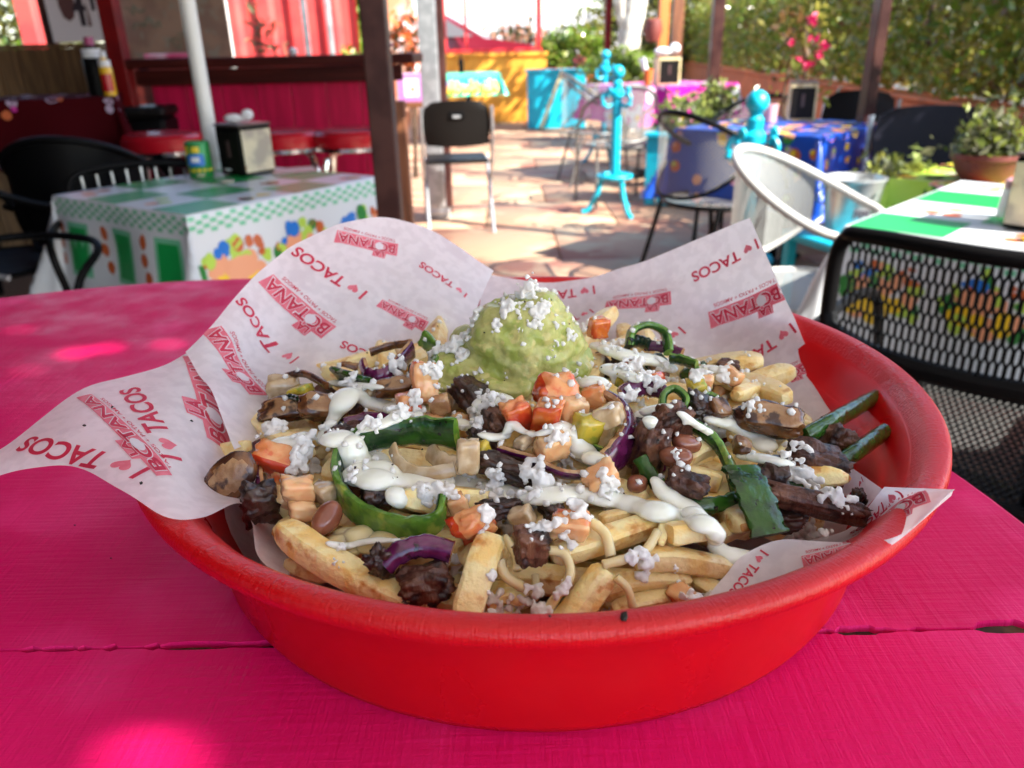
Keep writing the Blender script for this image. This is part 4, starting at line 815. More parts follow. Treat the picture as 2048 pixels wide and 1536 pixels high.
# ------------------------------------------------------------------ pink table
HR = .145; RIMZ = CAMZ-HR; BH = .0685; TZ = RIMZ-BH; BC = Vector((.0104, .3422, RIMZ))
def pinkpaint():
    m = mat('pink_table_paint', (.74, .008, .13), .42, c2=(.62, .004, .10), scale=3, c3=(.76, .02, .16), scale3=9, rvar=.14)
    t = m.node_tree; N = t.nodes; L = t.links; b = N['Principled BSDF']; b.inputs['Specular IOR Level'].default_value = .1
    tc = N.new('ShaderNodeTexCoord'); prev = None
    for rot, st, sc, s_ in ((R(-32), (1, 14, 1), 26, .38), (R(4), (1, 18, 1), 22, .30), (0, (1, 1, 1), 160, .12)):
        mp = N.new('ShaderNodeMapping'); mp.inputs['Rotation'].default_value = (0, 0, rot); mp.inputs['Scale'].default_value = st; L.new(tc.outputs['Object'], mp.inputs[0])
        if rot == R(-32): mp.inputs['Scale'].default_value = (14, 1, 1)
        n = N.new('ShaderNodeTexNoise'); n.inputs['Scale'].default_value = sc; n.inputs['Detail'].default_value = 5; n.inputs['Roughness'].default_value = .6; L.new(mp.outputs[0], n.inputs['Vector'])
        bp = N.new('ShaderNodeBump'); bp.inputs['Strength'].default_value = s_; bp.inputs['Distance'].default_value = .0016; L.new(n.outputs['Fac'], bp.inputs['Height'])
        if prev: L.new(prev.outputs[0], bp.inputs['Normal'])
        prev = bp
    L.new(prev.outputs[0], b.inputs['Normal']); return m
m_pinkt = pinkpaint(); m_core = mat('bare_wood', (.10, .06, .03), .8, c2=(.03, .02, .012), scale=40)
TC = Vector((-.275, .262)); TR = .523
ptab = empty('dining_table', (TC.x, TC.y, 0), 0, 'round pink painted table of boards under the red food basket', 'table')
ys = G(1024, 1278, TZ).y; seam = [-.9, ys, .9]
rnd = random.Random(11); jag = []
x = -.62
while x < .62:
    jag.append((x, rnd.uniform(0, .0003) if rnd.random() < .75 else rnd.uniform(.001, .0022))); x += rnd.uniform(.0015, .005)
for px0, px1, dp in ((330, 450, .0022), (1690, 1760, .003), (1975, 2080, .0042), (1760, 1800, .0018), (470, 520, .0015)):
    xa_, xb_ = G(px0, 1278, TZ).x, G(px1, 1278, TZ).x
    jag = [(x, dp*rnd.uniform(.7, 1.1)) if xa_ < x < xb_ else (x, d) for x, d in jag]
for side in (-1, 1):
    P = []
    for x, d in jag:
        yy = ys+side*(.00022+d*(1.0 if side > 0 else .6)); P.append((x, yy))
    P = [(x, y) for x, y in P if (x-TC.x)**2+(y-TC.y)**2 < TR**2]
    a1 = math.atan2(P[-1][1]-TC.y, P[-1][0]-TC.x); a0 = math.atan2(P[0][1]-TC.y, P[0][0]-TC.x)
    if side > 0:
        if a0 < a1: a0 += 2*PI
        arc = [(TC.x+TR*math.cos(a1+(a0-a1)*i/90), TC.y+TR*math.sin(a1+(a0-a1)*i/90)) for i in range(1, 90)]; poly = P+arc
    else:
        if a1 < a0: a1 += 2*PI
        arc = [(TC.x+TR*math.cos(a0+(a1-a0)*i/70), TC.y+TR*math.sin(a0+(a1-a0)*i/70)) for i in range(1, 70)]; poly = P[::-1]+arc
    n = len(poly); c_ = Vector((TC.x, TC.y)); V = []; nP = len(P)
    for lvl, (ins, z) in enumerate(((.0035, TZ), (.0010, TZ-.0012), (0, TZ-.004), (0, TZ-.032))):
        for k, (x, y) in enumerate(poly):
            if k < nP: V.append((x-TC.x, y-TC.y+side*ins*.12, z))
            else: v = Vector((x-TC.x, y-TC.y)); f = 1-ins/TR; V.append((v.x*f, v.y*f, z))
    F = [tuple(range(n))]+[(l*n+(i+1) % n, l*n+i, (l+1)*n+i, (l+1)*n+(i+1) % n) for l in range(3) for i in range(n)]+[tuple(range(3*n, 4*n))[::-1]]
    mesh('plank', V, F, m_pinkt, smooth=False, parent=ptab)
MB().box((0, ys-TC.y, TZ-.013), (2*TR*.97, .014, .02)).build('joint_strip', m_core, ptab, smooth=False)
MB().box((0, 0, TZ-.052), (.09, .9, .036), bev=.004).build('batten', m_pinkt, ptab, smooth=False)
MB().tube([(0, 0, .04), (0, 0, TZ-.071)], .05, 16).build('pedestal', m_black, ptab); MB().lathe([(.02, 0), (.30, 0), (.30, .015), (.06, .04), (.02, .04)], 32).build('foot', m_black, ptab)

# ------------------------------------------------------------------ red basket
def redplastic(nm, rimtex):
    m = mat(nm, (.62, .004, .008), .34, c2=(.52, .003, .007), scale=6, sss=.15, srad=(1, .1, .05), sscale=.004, spec=.45, rvar=.10)
    t = m.node_tree; N = t.nodes; L = t.links; b = N['Principled BSDF']; uv = N.new('ShaderNodeTexCoord'); prev = None
    for st, sc, s_ in (((60, 6, 1), 22, .28), ((20, 40, 1), 20, .25), ((1, 1, 1), 900, .12)) if rimtex else (((3, 1, 1), 60, .06), ((1, 1, 1), 700, .05)):
        mp = N.new('ShaderNodeMapping'); mp.inputs['Scale'].default_value = st; L.new(uv.outputs['UV'], mp.inputs[0]); n = N.new('ShaderNodeTexNoise'); n.inputs['Scale'].default_value = sc; n.inputs['Detail'].default_value = 3
        L.new(mp.outputs[0], n.inputs['Vector']); bp = N.new('ShaderNodeBump'); bp.inputs['Strength'].default_value = s_; bp.inputs['Distance'].default_value = .0014 if rimtex else .0006; L.new(n.outputs['Fac'], bp.inputs['Height'])
        if prev: L.new(prev.outputs[0], bp.inputs['Normal'])
        prev = bp
    L.new(prev.outputs[0], b.inputs['Normal'])
    if rimtex: b.inputs['Roughness'].default_value = .5
    return m
prof = [(.001, -.0685), (.1445, -.0685), (.1500, -.0675), (.1518, -.0635), (.1545, -.040), (.1568, -.022), (.1585, -.0205), (.165, -.0065), (.1675, -.0050), (.1745, -.0058), (.1772, -.0066), (.1784, -.0055), (.1790, -.0032), (.1786, -.0010), (.1776, .0), (.1764, .0005), (.1735, .0006), (.1712, .0002), (.1690, -.0012), (.1655, -.0060), (.1610, -.0120), (.1445, -.0560), (.1400, -.0600), (.1340, -.0612), (.001, -.0612)]
nS = 160; V = []; F = []; mi = []; uv = []; acc = 0
for i, (r, z) in enumerate(prof):
    if i: acc += math.hypot(r-prof[i-1][0], z-prof[i-1][1])
    for j in range(nS): a = 2*PI*j/nS; V.append((r*math.cos(a), r*math.sin(a), z)); uv.append((a*.17, acc))
for i in range(len(prof)-1):
    for j in range(nS): F.append((i*nS+j, i*nS+(j+1) % nS, (i+1)*nS+(j+1) % nS, (i+1)*nS+j)); mi.append(1 if 11 <= i <= 18 else 0)
basket = mesh('food_basket', V, F, [redplastic('red_plastic', False), redplastic('red_plastic_rim', True)], mi, uv=uv); basket.location = BC; basket.data.set_sharp_from_angle(angle=R(60))
tag(basket, 'round red plastic basket full of loaded fries on the pink table', 'basket')

# ------------------------------------------------------------------ printed deli paper
def papermat():
    m = mat('deli_paper', (.95, .92, .94), .5, c2=(.88, .85, .87), scale=180, lo=.42, hi=.6, c3=(.86, .82, .85), scale3=60, tl=.45, coord='Generated' if 0 else 'Object', bump=.4, bscale=48, spec=.3); return m
m_paper = papermat()
m_ink = mat('red_ink', (.64, .035, .085), .5, tl=.3, c2=(.58, .025, .07), scale=120); m_inkl = mat('light_red_ink', (.82, .22, .28), .5, tl=.3, c2=(.76, .16, .22), scale=150); m_inkw = mat('unprinted_paper', (.80, .72, .76), .5, tl=.25)
def onz(px, py, mm): return G(px, py, RIMZ+mm*.001)
def oncyl(px, py, rho):       # far meeting of the sight line with an upright cylinder round the basket's middle
    d = ray(px, py); A = d.x**2+d.y**2; B = 2*(d.x*(CP.x-BC.x)+d.y*(CP.y-BC.y)); C_ = (CP.x-BC.x)**2+(CP.y-BC.y)**2-rho**2; D = B*B-4*A*C_
    t = (-B+math.sqrt(max(D, 0)))/(2*A); return CP+d*t
def patch(rows, nu, nv, wob=.0, seed=0):
    grid = [cr(r, nu) for r in rows]; cols = [cr([g[i] for g in grid], nv) for i in range(nu)]; V = []; uv = []
    for j in range(nv):
        for i in range(nu):
            p = cols[i][j]; p = p+Vector((noise.noise(p*38+Vector((seed, 0, 0))), noise.noise(p*38+Vector((0, seed, 5))), noise.noise(p*38+Vector((3, 1, seed)))))*wob; V.append(p); uv.append((i/(nu-1), j/(nv-1)))
    F = [(j*nu+i, j*nu+i+1, (j+1)*nu+i+1, (j+1)*nu+i) for j in range(nv-1) for i in range(nu-1)]; return V, F, uv
def paper(name, rows, nu, nv, parent=None, wob=.0018, seed=0):
    V, F, uv = patch(rows, nu, nv, wob, seed); me = bpy.data.meshes.new(name); me.from_pydata([tuple(v-BC) for v in V], [], F); me.materials.append(m_paper); me.polygons.foreach_set('use_smooth', [True]*len(F)); me.update()
    o = link(name, me, parent)
    if parent is None: o.location = BC
    return o, BVHTree.FromPolygons(V, F)
cy = oncyl
rowsB = [[cy(470, 900, .135), cy(575, 850, .118), cy(690, 800, .10), cy(790, 790, .085), cy(880, 780, .075), cy(940, 760, .07)],
         [cy(425, 790, .148), cy(540, 715, .146), cy(660, 660, .128), cy(765, 650, .112), cy(860, 655, .10), cy(945, 660, .095)],
         [cy(393, 742, .160), cy(515, 625, .160), cy(628, 560, .153), cy(752, 535, .143), cy(862, 550, .132), cy(962, 600, .125)],
         [cy(370, 704, .172), cy(506, 556, .170), cy(600, 486, .172), cy(735, 434, .166), cy(868, 464, .162), cy(986, 544, .156)]]
sheetB, bvB = paper('deli_paper', rowsB, 50, 36, seed=1); tag(sheetB, 'red printed deli paper standing up behind the guacamole on the left', 'paper')
rowsC = [[cy(925, 730, .072), cy(1100, 735, .075), cy(1260, 735, .09), cy(1420, 790, .115), cy(1560, 850, .132), cy(1700, 915, .147)],
         [cy(945, 655, .108), cy(1105, 665, .112), cy(1270, 658, .125), cy(1430, 685, .145), cy(1545, 705, .154), cy(1652, 800, .157)],
         [cy(960, 600, .138), cy(1110, 612, .143), cy(1280, 592, .150), cy(1432, 580, .160), cy(1510, 570, .167), cy(1592, 640, .166)],
         [cy(976, 548, .161), cy(1120, 565, .162), cy(1292, 522, .168), cy(1418, 469, .176), cy(1462, 452, .179), cy(1501, 436, .181)]]
sheetC, bvC = paper('paper_flap', rowsC, 50, 36, seed=2); sheetC.location = (0, 0, 0); sheetC.parent = sheetB
z_ = onz
rowsL = [[z_(-70, 985, -8), z_(0, 950, -2), z_(70, 936, 2), z_(150, 932, 5), z_(240, 978, 6), z_(330, 1034, 4), z_(405, 1034, -1), z_(478, 1006, -7), z_(502, 1045, -14), z_(515, 1110, -17), z_(575, 1165, -20)],
         [z_(-70, 955, -6), z_(0, 928, 0), z_(65, 895, 5), z_(150, 865, 9), z_(243, 880, 8), z_(330, 905, 5), z_(400, 930, -5), z_(470, 955, -20), z_(512, 985, -25), z_(545, 1050, -30), z_(590, 1110, -32)],
         [z_(-70, 925, -5), z_(0, 900, 1), z_(75, 842, 6), z_(165, 777, 10), z_(250, 751, 10), z_(335, 727, 9), z_(420, 690, 7), z_(452, 775, -6), z_(482, 850, -20), z_(540, 950, -30), z_(600, 1050, -36)]]
sheetL, bvL = paper('deli_paper', rowsL, 70, 30, seed=3, wob=.0008); tag(sheetL, 'red printed deli paper tongue hanging over the left rim of the basket', 'paper')
rowsD1 = [[z_(1560, 1110, -24), z_(1650, 1110, -20), z_(1740, 1100, -9), z_(1820, 1062, 2), z_(1904, 979, 9)],
          [z_(1610, 1085, -27), z_(1680, 1075, -23), z_(1745, 1055, -11), z_(1815, 1020, 1), z_(1896, 978, 9)],
          [z_(1650, 1075, -28), z_(1695, 1060, -24), z_(1725, 1030, -16), z_(1748, 1000, -6), z_(1769, 973, 4)]]
sheetD, bvD = paper('deli_paper', rowsD1, 36, 20, seed=4, wob=.0005); tag(sheetD, 'red printed deli paper corner folded into the basket at the right front', 'paper')
rowsD2 = [[z_(1395, 1225, -20), z_(1470, 1212, -19), z_(1560, 1190, -17), z_(1640, 1160, -14), z_(1720, 1122, -6), z_(1800, 1078, 1), z_(1900, 992, 6)],
          [z_(1425, 1180, -17), z_(1480, 1155, -15), z_(1555, 1130, -12), z_(1640, 1120, -9), z_(1735, 1102, -3), z_(1815, 1064, 3), z_(1902, 986, 7)],
          [z_(1450, 1150, -15), z_(1485, 1110, -11), z_(1555, 1082, -8), z_(1645, 1084, -6), z_(1742, 1083, -1), z_(1822, 1056, 5), z_(1904, 979, 9)]]
sD2, bvD2 = paper('paper_flap', rowsD2, 50, 18, parent=sheetD, seed=5, wob=.0006)
rowsD3 = [[z_(1600, 1010, -26), z_(1650, 1040, -26), z_(1705, 1050, -22)], [z_(1650, 965, -20), z_(1700, 985, -18), z_(1742, 1005, -12)], [z_(1690, 928, -13), z_(1725, 950, -9), z_(1768, 980, -4)]]
sD3, bvD3 = paper('paper_flap', rowsD3, 20, 16, parent=sheetD, seed=6, wob=.0006)
lin = MB(); pr_ = [(.001, -.0600), (.06, -.0598), (.120, -.0596), (.138, -.0570), (.1445, -.0480), (.1478, -.036)]
lin.lathe(pr_, 72, cap=False); lin.build('paper_flap', m_paper, sheetD)

# lettering
def refine(me, edge):
    bm = bmesh.new(); bm.from_mesh(me); bmesh.ops.triangulate(bm, faces=bm.faces)
    for _ in range(5):
        le = [e for e in bm.edges if e.calc_length() > edge]
        if not le: break
        bmesh.ops.subdivide_edges(bm, edges=le, cuts=1); bmesh.ops.triangulate(bm, faces=bm.faces)
    V = [tuple(v.co) for v in bm.verts]; bm.verts.index_update(); F = [tuple(v.index for v in f.verts) for f in bm.faces]; bm.free(); bpy.data.meshes.remove(me); return np.array(V), F
def poly_mesh(polys):
    bm = bmesh.new()
    for P in polys: bm.faces.new([bm.verts.new((x, y, 0)) for x, y in P])
    me = bpy.data.meshes.new('t'); bm.to_mesh(me); bm.free(); return me
heart = [(.42*16*math.sin(t)**3/16, .36*(13*math.cos(t)-5*math.cos(2*t)-2*math.cos(3*t)-math.cos(4*t))/13+.36) for t in np.linspace(0, 2*PI, 28, endpoint=False)]
T = {}
def tl_(k, body, size, off, edge=.35): me = text_mesh(body, size, off); T[k] = refine(me, edge); T[k][0][:, 0] -= T[k][0][:, 0].min(); return T[k]
tl_('tacos', 'TACOS', 1.4, .035); tl_('i', 'I', 1.4, .035); tl_('b', 'BOTANA', 2.0, .05); tl_('bw', 'BOTANA', 2.0, .13); tl_('la', 'LA', 1.2, .05); tl_('law', 'LA', 1.2, .10); tl_('tag', 'TACOS + PATIO + AMIGOS', .62, .004)
T['heart'] = refine(poly_mesh([heart]), .3)
T['disc'] = refine(poly_mesh([[(.62*math.cos(t), .62*math.sin(t)) for t in np.linspace(0, 2*PI, 20, endpoint=False)]]), .4)
T['disc2'] = refine(poly_mesh([[(.46*math.cos(t), .46*math.sin(t)) for t in np.linspace(0, 2*PI, 20, endpoint=False)]]), .4)
WB = T['b'][0][:, 0].max(); WT = T['tacos'][0][:, 0].max()
T['ban'] = refine(poly_mesh([[(-.35, -.38), (-.35, 1.78), (1.2, 1.74), (1.35, 2.6), (3.15, 2.55), (3.05, 1.70), (WB-.6, 1.62), (WB+.45, 1.75), (WB+.25, -.30)]]), .5)
def arr(*items):      # (key, dx, dy, material, level)
    return items
LOGO = [('ban', 0, 0, 1, 1), ('law', 1.45, 1.58, 2, 2), ('la', 1.5, 1.6, 0, 3), ('bw', -.05, 0, 2, 2), ('b', 0, .05, 0, 3), ('disc', 2.28, .72, 2, 4), ('disc2', 2.28, .72, 2, 5), ('tag', .1, -1.05, 0, 1)]
TAC = [('i', 0, 0, 0, 1), ('heart', 1.05, .02, 1, 1), ('tacos', 1.9, 0, 0, 1)]
def bhit(bv, px, py):
    h = bv.ray_cast(CP, ray(px, py).normalized()); return h if h[0] is not None else None
PRN = {}
def prn(key, sheet, bv, kind, a, b, hgt=1.0):
    ha, hb = bhit(bv, *a), bhit(bv, *b)
    if ha is None or hb is None: print('print miss', key, kind, a, b); return
    A, B = ha[0], hb[0]; n = (ha[1] if ha[1].dot(CP-A) > 0 else -ha[1]); n2 = (hb[1] if hb[1].dot(CP-B) > 0 else -hb[1]); n = (n+n2).normalized()
    e1 = (B-A); Lg = e1.length; e1 = e1.normalized(); e2 = n.cross(e1).normalized(); items, wid = (LOGO, WB) if kind == 'logo' else (TAC, WT+1.9)
    s = Lg/wid; half = .75 if kind == 'logo' else .5
    D = PRN.setdefault(key, dict(V=[], F=[], mi=[], sheet=sheet))
    for k, dx, dy, m_, lv in items:
        V, F = T[k]; pts = []; bad = set()
        for i, v in enumerate(V):
            x, y = (v[0]+dx)*s, (v[1]+dy-half)*s*hgt; p = A+e1*x+e2*y
            q, nn, _, dist = bv.find_nearest(p)
            if q is None or dist > .02: bad.add(i); pts.append((0, 0, 0)); continue
            if (q-p).length > .0005 and abs((q-p).normalized().dot(nn)) < .6: bad.add(i)       # beyond the sheet's edge
            if nn.dot(CP-q) < 0: nn = -nn
            pts.append(tuple(q+nn*(.00012*lv+.0001)-BC))
        o = len(D['V']); D['V'] += pts; ff = [f for f in F if not any(i in bad for i in f)]; D['F'] += [tuple(o+i for i in f) for f in ff]; D['mi'] += [m_]*len(ff)
for a, b in (((790, 500), (676, 474)), ((652, 662), (535, 562)), ((512, 786), (424, 662)), ((848, 652), (762, 608))): prn('B', sheetB, bvB, 'logo', a, b)
for a, b in (((728, 592), (588, 500)), ((932, 592), (840, 528)), ((590, 722), (478, 598)), ((800, 745), (682, 688)), ((905, 690), (862, 668))): prn('B', sheetB, bvB, 'tac', a, b)
for a, b in (((1337, 597), (1216, 612)), ((1560, 585), (1425, 640)), ((1612, 735), (1512, 785)), ((1040, 612), (960, 598))): prn('C', sheetC, bvC, 'logo', a, b)
for a, b in (((1516, 487), (1385, 556)), ((1588, 655), (1448, 742)), ((1185, 622), (1085, 655)), ((1366, 660), (1262, 712)), ((1190, 580), (1060, 590))): prn('C', sheetC, bvC, 'tac', a, b)
for a, b in (((438, 885), (395, 718)), ): prn('L', sheetL, bvL, 'logo', a, b)
prn('L', sheetL, bvL, 'logo', (322, 942), (172, 796), .3)
for a, b in (((345, 918), (256, 778)), ((284, 948), (45, 888)), ((505, 1120), (480, 1040))): prn('L', sheetL, bvL, 'tac', a, b, .8)
for a, b in (((1850, 995), (1690, 1090)),): prn('D', sheetD, bvD, 'logo', a, b)
for a, b in (((1800, 983), (1700, 1068)), ((1765, 1055), (1720, 1085))): prn('D', sheetD, bvD, 'tac', a, b)
for a, b in (((1720, 1095), (1610, 1125)),): prn('D2', sD2, bvD2, 'logo', a, b)
for a, b in (((1530, 1105), (1465, 1190)), ((1840, 1040), (1800, 1065))): prn('D2', sD2, bvD2, 'tac', a, b)
for a, b in (((1726, 958), (1650, 1010)),): prn('D3', sD3, bvD3, 'tac', a, b)
for k, D in PRN.items():
    o = mesh('lettering', D['V'], D['F'], [m_ink, m_inkl, m_inkw], D['mi'], parent=D['sheet'] if D['sheet'] in (sheetB, sheetC, sheetL, sheetD) else sheetD)
# specks of pepper on the paper and the rim are added with the crumbs

# ------------------------------------------------------------------ the food
def fm(n, c, rough=.5, **k):
    k['scale'] = k.get('scale', 5)*2.1; k['scale3'] = k.get('scale3', 20)*2.2; k['detail'] = 6; return mat(n, c, rough, **k)
m_fry = fm('fried_potato', (.96, .75, .37), .32, coat=.12, c2=(.90, .58, .19), scale=55, lo=.46, hi=.66, c3=(.60, .27, .06), scale3=60, lo3=.57, hi3=.72, sss=.35, srad=(1, .6, .25), sscale=.004, bump=.6, bscale=330, rand=.17, spec=.55)
m_frytip = fm('fried_potato_browned', (.62, .27, .06), .38, c2=(.42, .15, .03), scale=120, bump=.4, bscale=350, rand=.1)
m_skin = fm('pepper_skin', (.028, .095, .010), .18, c2=(.009, .034, .009), scale=60, lo=.4, hi=.65, c3=(.012, .010, .008), scale3=110, lo3=.64, hi3=.7, bump=.9, bscale=95, spec=.45, coat=.2, sss=.05)
m_flesh = fm('pepper_flesh', (.13, .27, .025), .25, c2=(.075, .18, .02), scale=90, c3=(.30, .36, .05), scale3=60, lo3=.56, hi3=.7, bump=.25, bscale=300, coat=.35, sss=.2, srad=(.5, 1, .2))
m_skin2 = fm('roasted_pepper_skin', (.007, .016, .013), .14, c2=(.012, .03, .014), scale=80, bump=.6, bscale=140, coat=.7)
m_onskin = fm('red_onion_skin', (.075, .006, .040), .14, c2=(.13, .014, .075), scale=70, c3=(.03, .004, .016), scale3=90, lo3=.6, hi3=.7, bump=.2, bscale=200, coat=.7)
m_onin = fm('cooked_onion_flesh', (.55, .33, .16), .22, c2=(.38, .18, .08), scale=90, sss=.3, srad=(1, .7, .4), sscale=.004, coat=.4, bump=.15, bscale=250)
m_onpale = fm('pale_onion', (.68, .52, .34), .18, c2=(.52, .36, .20), scale=70, sss=.5, srad=(1, .8, .5), sscale=.006, coat=.5, bump=.12, bscale=200, rand=.1)
m_yel = fm('yellow_pepper_dice', (.62, .46, .05), .18, c2=(.48, .38, .05), scale=80, sss=.4, srad=(1, .8, .2), sscale=.004, coat=.5, bump=.15, bscale=250, c3=(.28, .34, .04), scale3=60)
m_tom = fm('tomato_flesh', (.80, .26, .09), .2, c2=(.82, .38, .15), scale=70, c3=(.74, .15, .05), scale3=60, sss=.4, srad=(1, .4, .2), sscale=.005, coat=.4, bump=.25, bscale=260, rand=.1)
m_tomskin = fm('tomato_skin', (.56, .045, .014), .12, c2=(.70, .18, .03), scale=50, lo=.45, hi=.7, coat=.6, sss=.2, srad=(1, .3, .1))
m_tompale = fm('pale_tomato_flesh', (.84, .42, .19), .2, c2=(.82, .50, .25), scale=60, sss=.45, srad=(1, .5, .3), sscale=.005, coat=.4, bump=.2, bscale=250, rand=.08)
m_beef = fm('seared_beef', (.085, .027, .015), .38, c2=(.17, .068, .036), scale=60, stretch=(1, 1, .25), lo=.42, hi=.62, c3=(.020, .008, .007), scale3=55, lo3=.52, hi3=.66, bump=1.0, bscale=170, bstretch=(2, 2, .35), coat=.12, spec=.4, rand=.15)
m_char = fm('charred_beef', (.020, .008, .006), .38, c2=(.06, .022, .013), scale=70, bump=1.0, bscale=200, coat=.4)
m_mush = fm('mushroom_flesh', (.36, .195, .085), .35, c2=(.26, .12, .045), scale=80, c3=(.05, .018, .010), scale3=60, lo3=.52, hi3=.62, bump=.5, bscale=240, sss=.15, coat=.25)
m_mushrim = fm('browned_mushroom_edge', (.17, .062, .018), .25, c2=(.055, .018, .010), scale=70, bump=.4, bscale=200, coat=.45)
m_bean = fm('pinto_bean', (.28, .095, .05), .24, c2=(.23, .065, .035), scale=60, sss=.25, srad=(1, .4, .2), sscale=.003, coat=.4, bump=.1, bscale=200)
m_strand = fm('melted_cheese', (.80, .64, .36), .3, c2=(.76, .58, .28), scale=60, sss=.6, srad=(1, .8, .45), sscale=.005, coat=.2)
m_crema = fm('pale_green_crema', (.90, .90, .78), .24, c2=(.87, .88, .74), scale=60, sss=.5, srad=(1, 1, .7), sscale=.004, coat=.3, bump=.08, bscale=120)
m_cot = fm('white_crumbled_cheese', (.98, .97, .95), .6, c2=(.97, .95, .91), scale=200, tl=.3, bump=.25, bscale=600, spec=.35)
m_guac = fm('guacamole', (.50, .49, .17), .36, c2=(.36, .41, .09), scale=55, lo=.42, hi=.62, c3=(.60, .54, .20), scale3=80, lo3=.54, hi3=.64, sss=.3, srad=(.8, 1, .3), sscale=.004, bump=.7, bscale=170, coat=.12, spec=.4)
m_pepper = fm('ground_pepper', (.02, .015, .012), .7)

def heapz(x, y):
    r2 = ((x-BC.x)**2+(y-(BC.y-.004))**2)/.15**2
    return RIMZ+.001-.026*min(r2, 1.25)+.003*noise.noise(Vector((x*30, y*30, 1)))
def hp(px, py, lift=0.0):
    z = RIMZ-.008
    for _ in range(14): p = G(px, py, z); z = .5*z+.5*(heapz(p.x, p.y)+lift*.001)
    return G(px, py, z)
FOOD = []            # (verts, faces) in the world, for seating toppings and sauce
def keep(o, V, F): FOOD.append((np.asarray(V, float), [tuple(f) for f in F])); return o
def addfood(name, V, F, mats, mi, label, cat, group=None, smooth=True, sharp=None, solid=True):
    o = mesh(name, V, F, mats, mi, smooth, centre=True)
    if sharp: o.data.set_sharp_from_angle(angle=R(sharp))
    tag(o, label, cat, group)
    if solid: keep(o, V, F)
    return o
def fry_geo(P, w, hgt=.92, seed=0, t0=.55, t1=.55, nz_=.06):
    k = max(8, int(sum((Vector(P[i+1])-Vector(P[i])).length for i in range(len(P)-1))/.0042)); C = cr(P, k); n = 12; V = []; F = []; mi = []
    SQ = [(1, -.74), (1.04, 0), (1, .74), (.74, 1), (0, 1.04), (-.74, 1), (-1, .74), (-1.04, 0), (-1, -.74), (-.74, -1), (0, -1.04), (.74, -1)]
    for i in range(k):
        t = (C[min(i+1, k-1)]-C[max(i-1, 0)]).normalized(); side = t.cross(Vector((0, 0, 1))); side = side.normalized() if side.length > 1e-4 else Vector((1, 0, 0)); up = side.cross(t)
        rot = .35*math.sin(seed*1.7)+.25*i/k*math.sin(seed*3.1); e = min(i, k-1-i)/max(1, k*.16); tp = t0 if i < k/2 else t1; f = 1 if e >= 1 else tp+(1-tp)*math.sin(e*PI/2)
        for j in range(n):
            ca = SQ[j][0]*math.cos(rot)-SQ[j][1]*math.sin(rot); sa = SQ[j][0]*math.sin(rot)+SQ[j][1]*math.cos(rot); nzv = 1+nz_*1.6*noise.noise(Vector((seed*3.3+ca*1.2, sa*1.2+seed, i*.4)))+.03*noise.noise(Vector((seed+ca*3, sa*3, i*.9)))
            V.append(C[i]+side*(ca*w*.5*f*nzv)+up*(sa*w*hgt*.5*f*nzv))
    for i in range(k-1):
        for j in range(n): F.append((i*n+j, (i+1)*n+j, (i+1)*n+(j+1) % n, i*n+(j+1) % n)); mi.append(0)
    V.append(C[0]-(C[1]-C[0]).normalized()*w*.10); V.append(C[-1]+(C[-1]-C[-2]).normalized()*w*.10); b = len(V)-2
    for j in range(n): F.append((b, j, (j+1) % n)); F.append((b+1, (k-1)*n+(j+1) % n, (k-1)*n+j)); mi += [1 if t0 < .5 else 0, 1 if t1 < .5 else 0]
    return V, F, mi
def fry(pts, wpx, label, lift=0, t0=.6, t1=.6, sd=[0]):
    sd[0] += 1; P = [hp(x, y, (lift if not isinstance(lift, (list, tuple)) else lift[i])) for i, (x, y) in enumerate(pts)]; V, F, mi = fry_geo(P, wpx*random.uniform(.74, .92)*mpp(P[0]), seed=sd[0], t0=t0, t1=t1)
    return addfood('fry', V, F, [m_fry, m_frytip], mi, label, 'fry', 'fries in the red basket', sharp=36)
# the bed of fries: shared meshes, each fry an object of its own
tmpl = []
for s in range(7):
    L_ = .055+.008*s; bnd = random.uniform(-.006, .006); V, F, mi = fry_geo([(-L_/2, 0, 0), (-L_/5, bnd, .001), (L_/5, bnd, -.001), (L_/2, 0, 0)], .0084+.0004*s, seed=20+s, t0=random.choice((.35, .6)), t1=.6)
    me = bpy.data.meshes.new('fry'); me.from_pydata([tuple(v) for v in V], [], F); me.materials.append(m_fry); me.materials.append(m_frytip); me.polygons.foreach_set('material_index', mi); me.polygons.foreach_set('use_smooth', [True]*len(F)); me.set_sharp_from_angle(angle=R(36)); tmpl.append((me, np.array([tuple(v) for v in V]), F))
random.seed(21)
def bedfry(x, y, z, yaw, tilt):
    me, V, F = random.choice(tmpl); M = Matrix.Translation((x, y, z)) @ Euler((random.uniform(-.6, .6), tilt, yaw), 'XYZ').to_matrix().to_4x4(); W = (np.c_[V, np.ones(len(V))] @ np.array(M).T)[:, :3]
    zr = W[:, 2]-RIMZ
    if (np.hypot(W[:, 0]-BC.x, W[:, 1]-BC.y) > .1405+np.clip((zr+.056)*.30, 0, .018)).any() or zr.min() < -.0595: return False
    o = link('fry', me); o.matrix_world = M
    tag(o, 'plain golden fry lying in the bed of fries under the toppings', 'fry', 'bed fries under the toppings'); keep(o, W, F); return True
for lay, (dz, n, rm0) in enumerate(((-.036, 55, .108), (-.024, 70, .112), (-.013, 75, .115), (-.006, 66, .112))):
    done = 0
    for i in range(n*6):
        if done >= n: break
        a = random.uniform(0, 2*PI); rm = rm0+.022*max(0, -math.sin(a)); r = rm*math.sqrt(random.uniform(.02, 1)); x, y = BC.x+r*math.cos(a), BC.y+r*math.sin(a); 
        if y > BC.y+.055 and r > .07: y -= .035
        z = max(heapz(x, y)+dz, RIMZ-.050+.008)
        done += bedfry(x, y, z, a+PI/2+random.gauss(0, .9), random.gauss(0, .16))
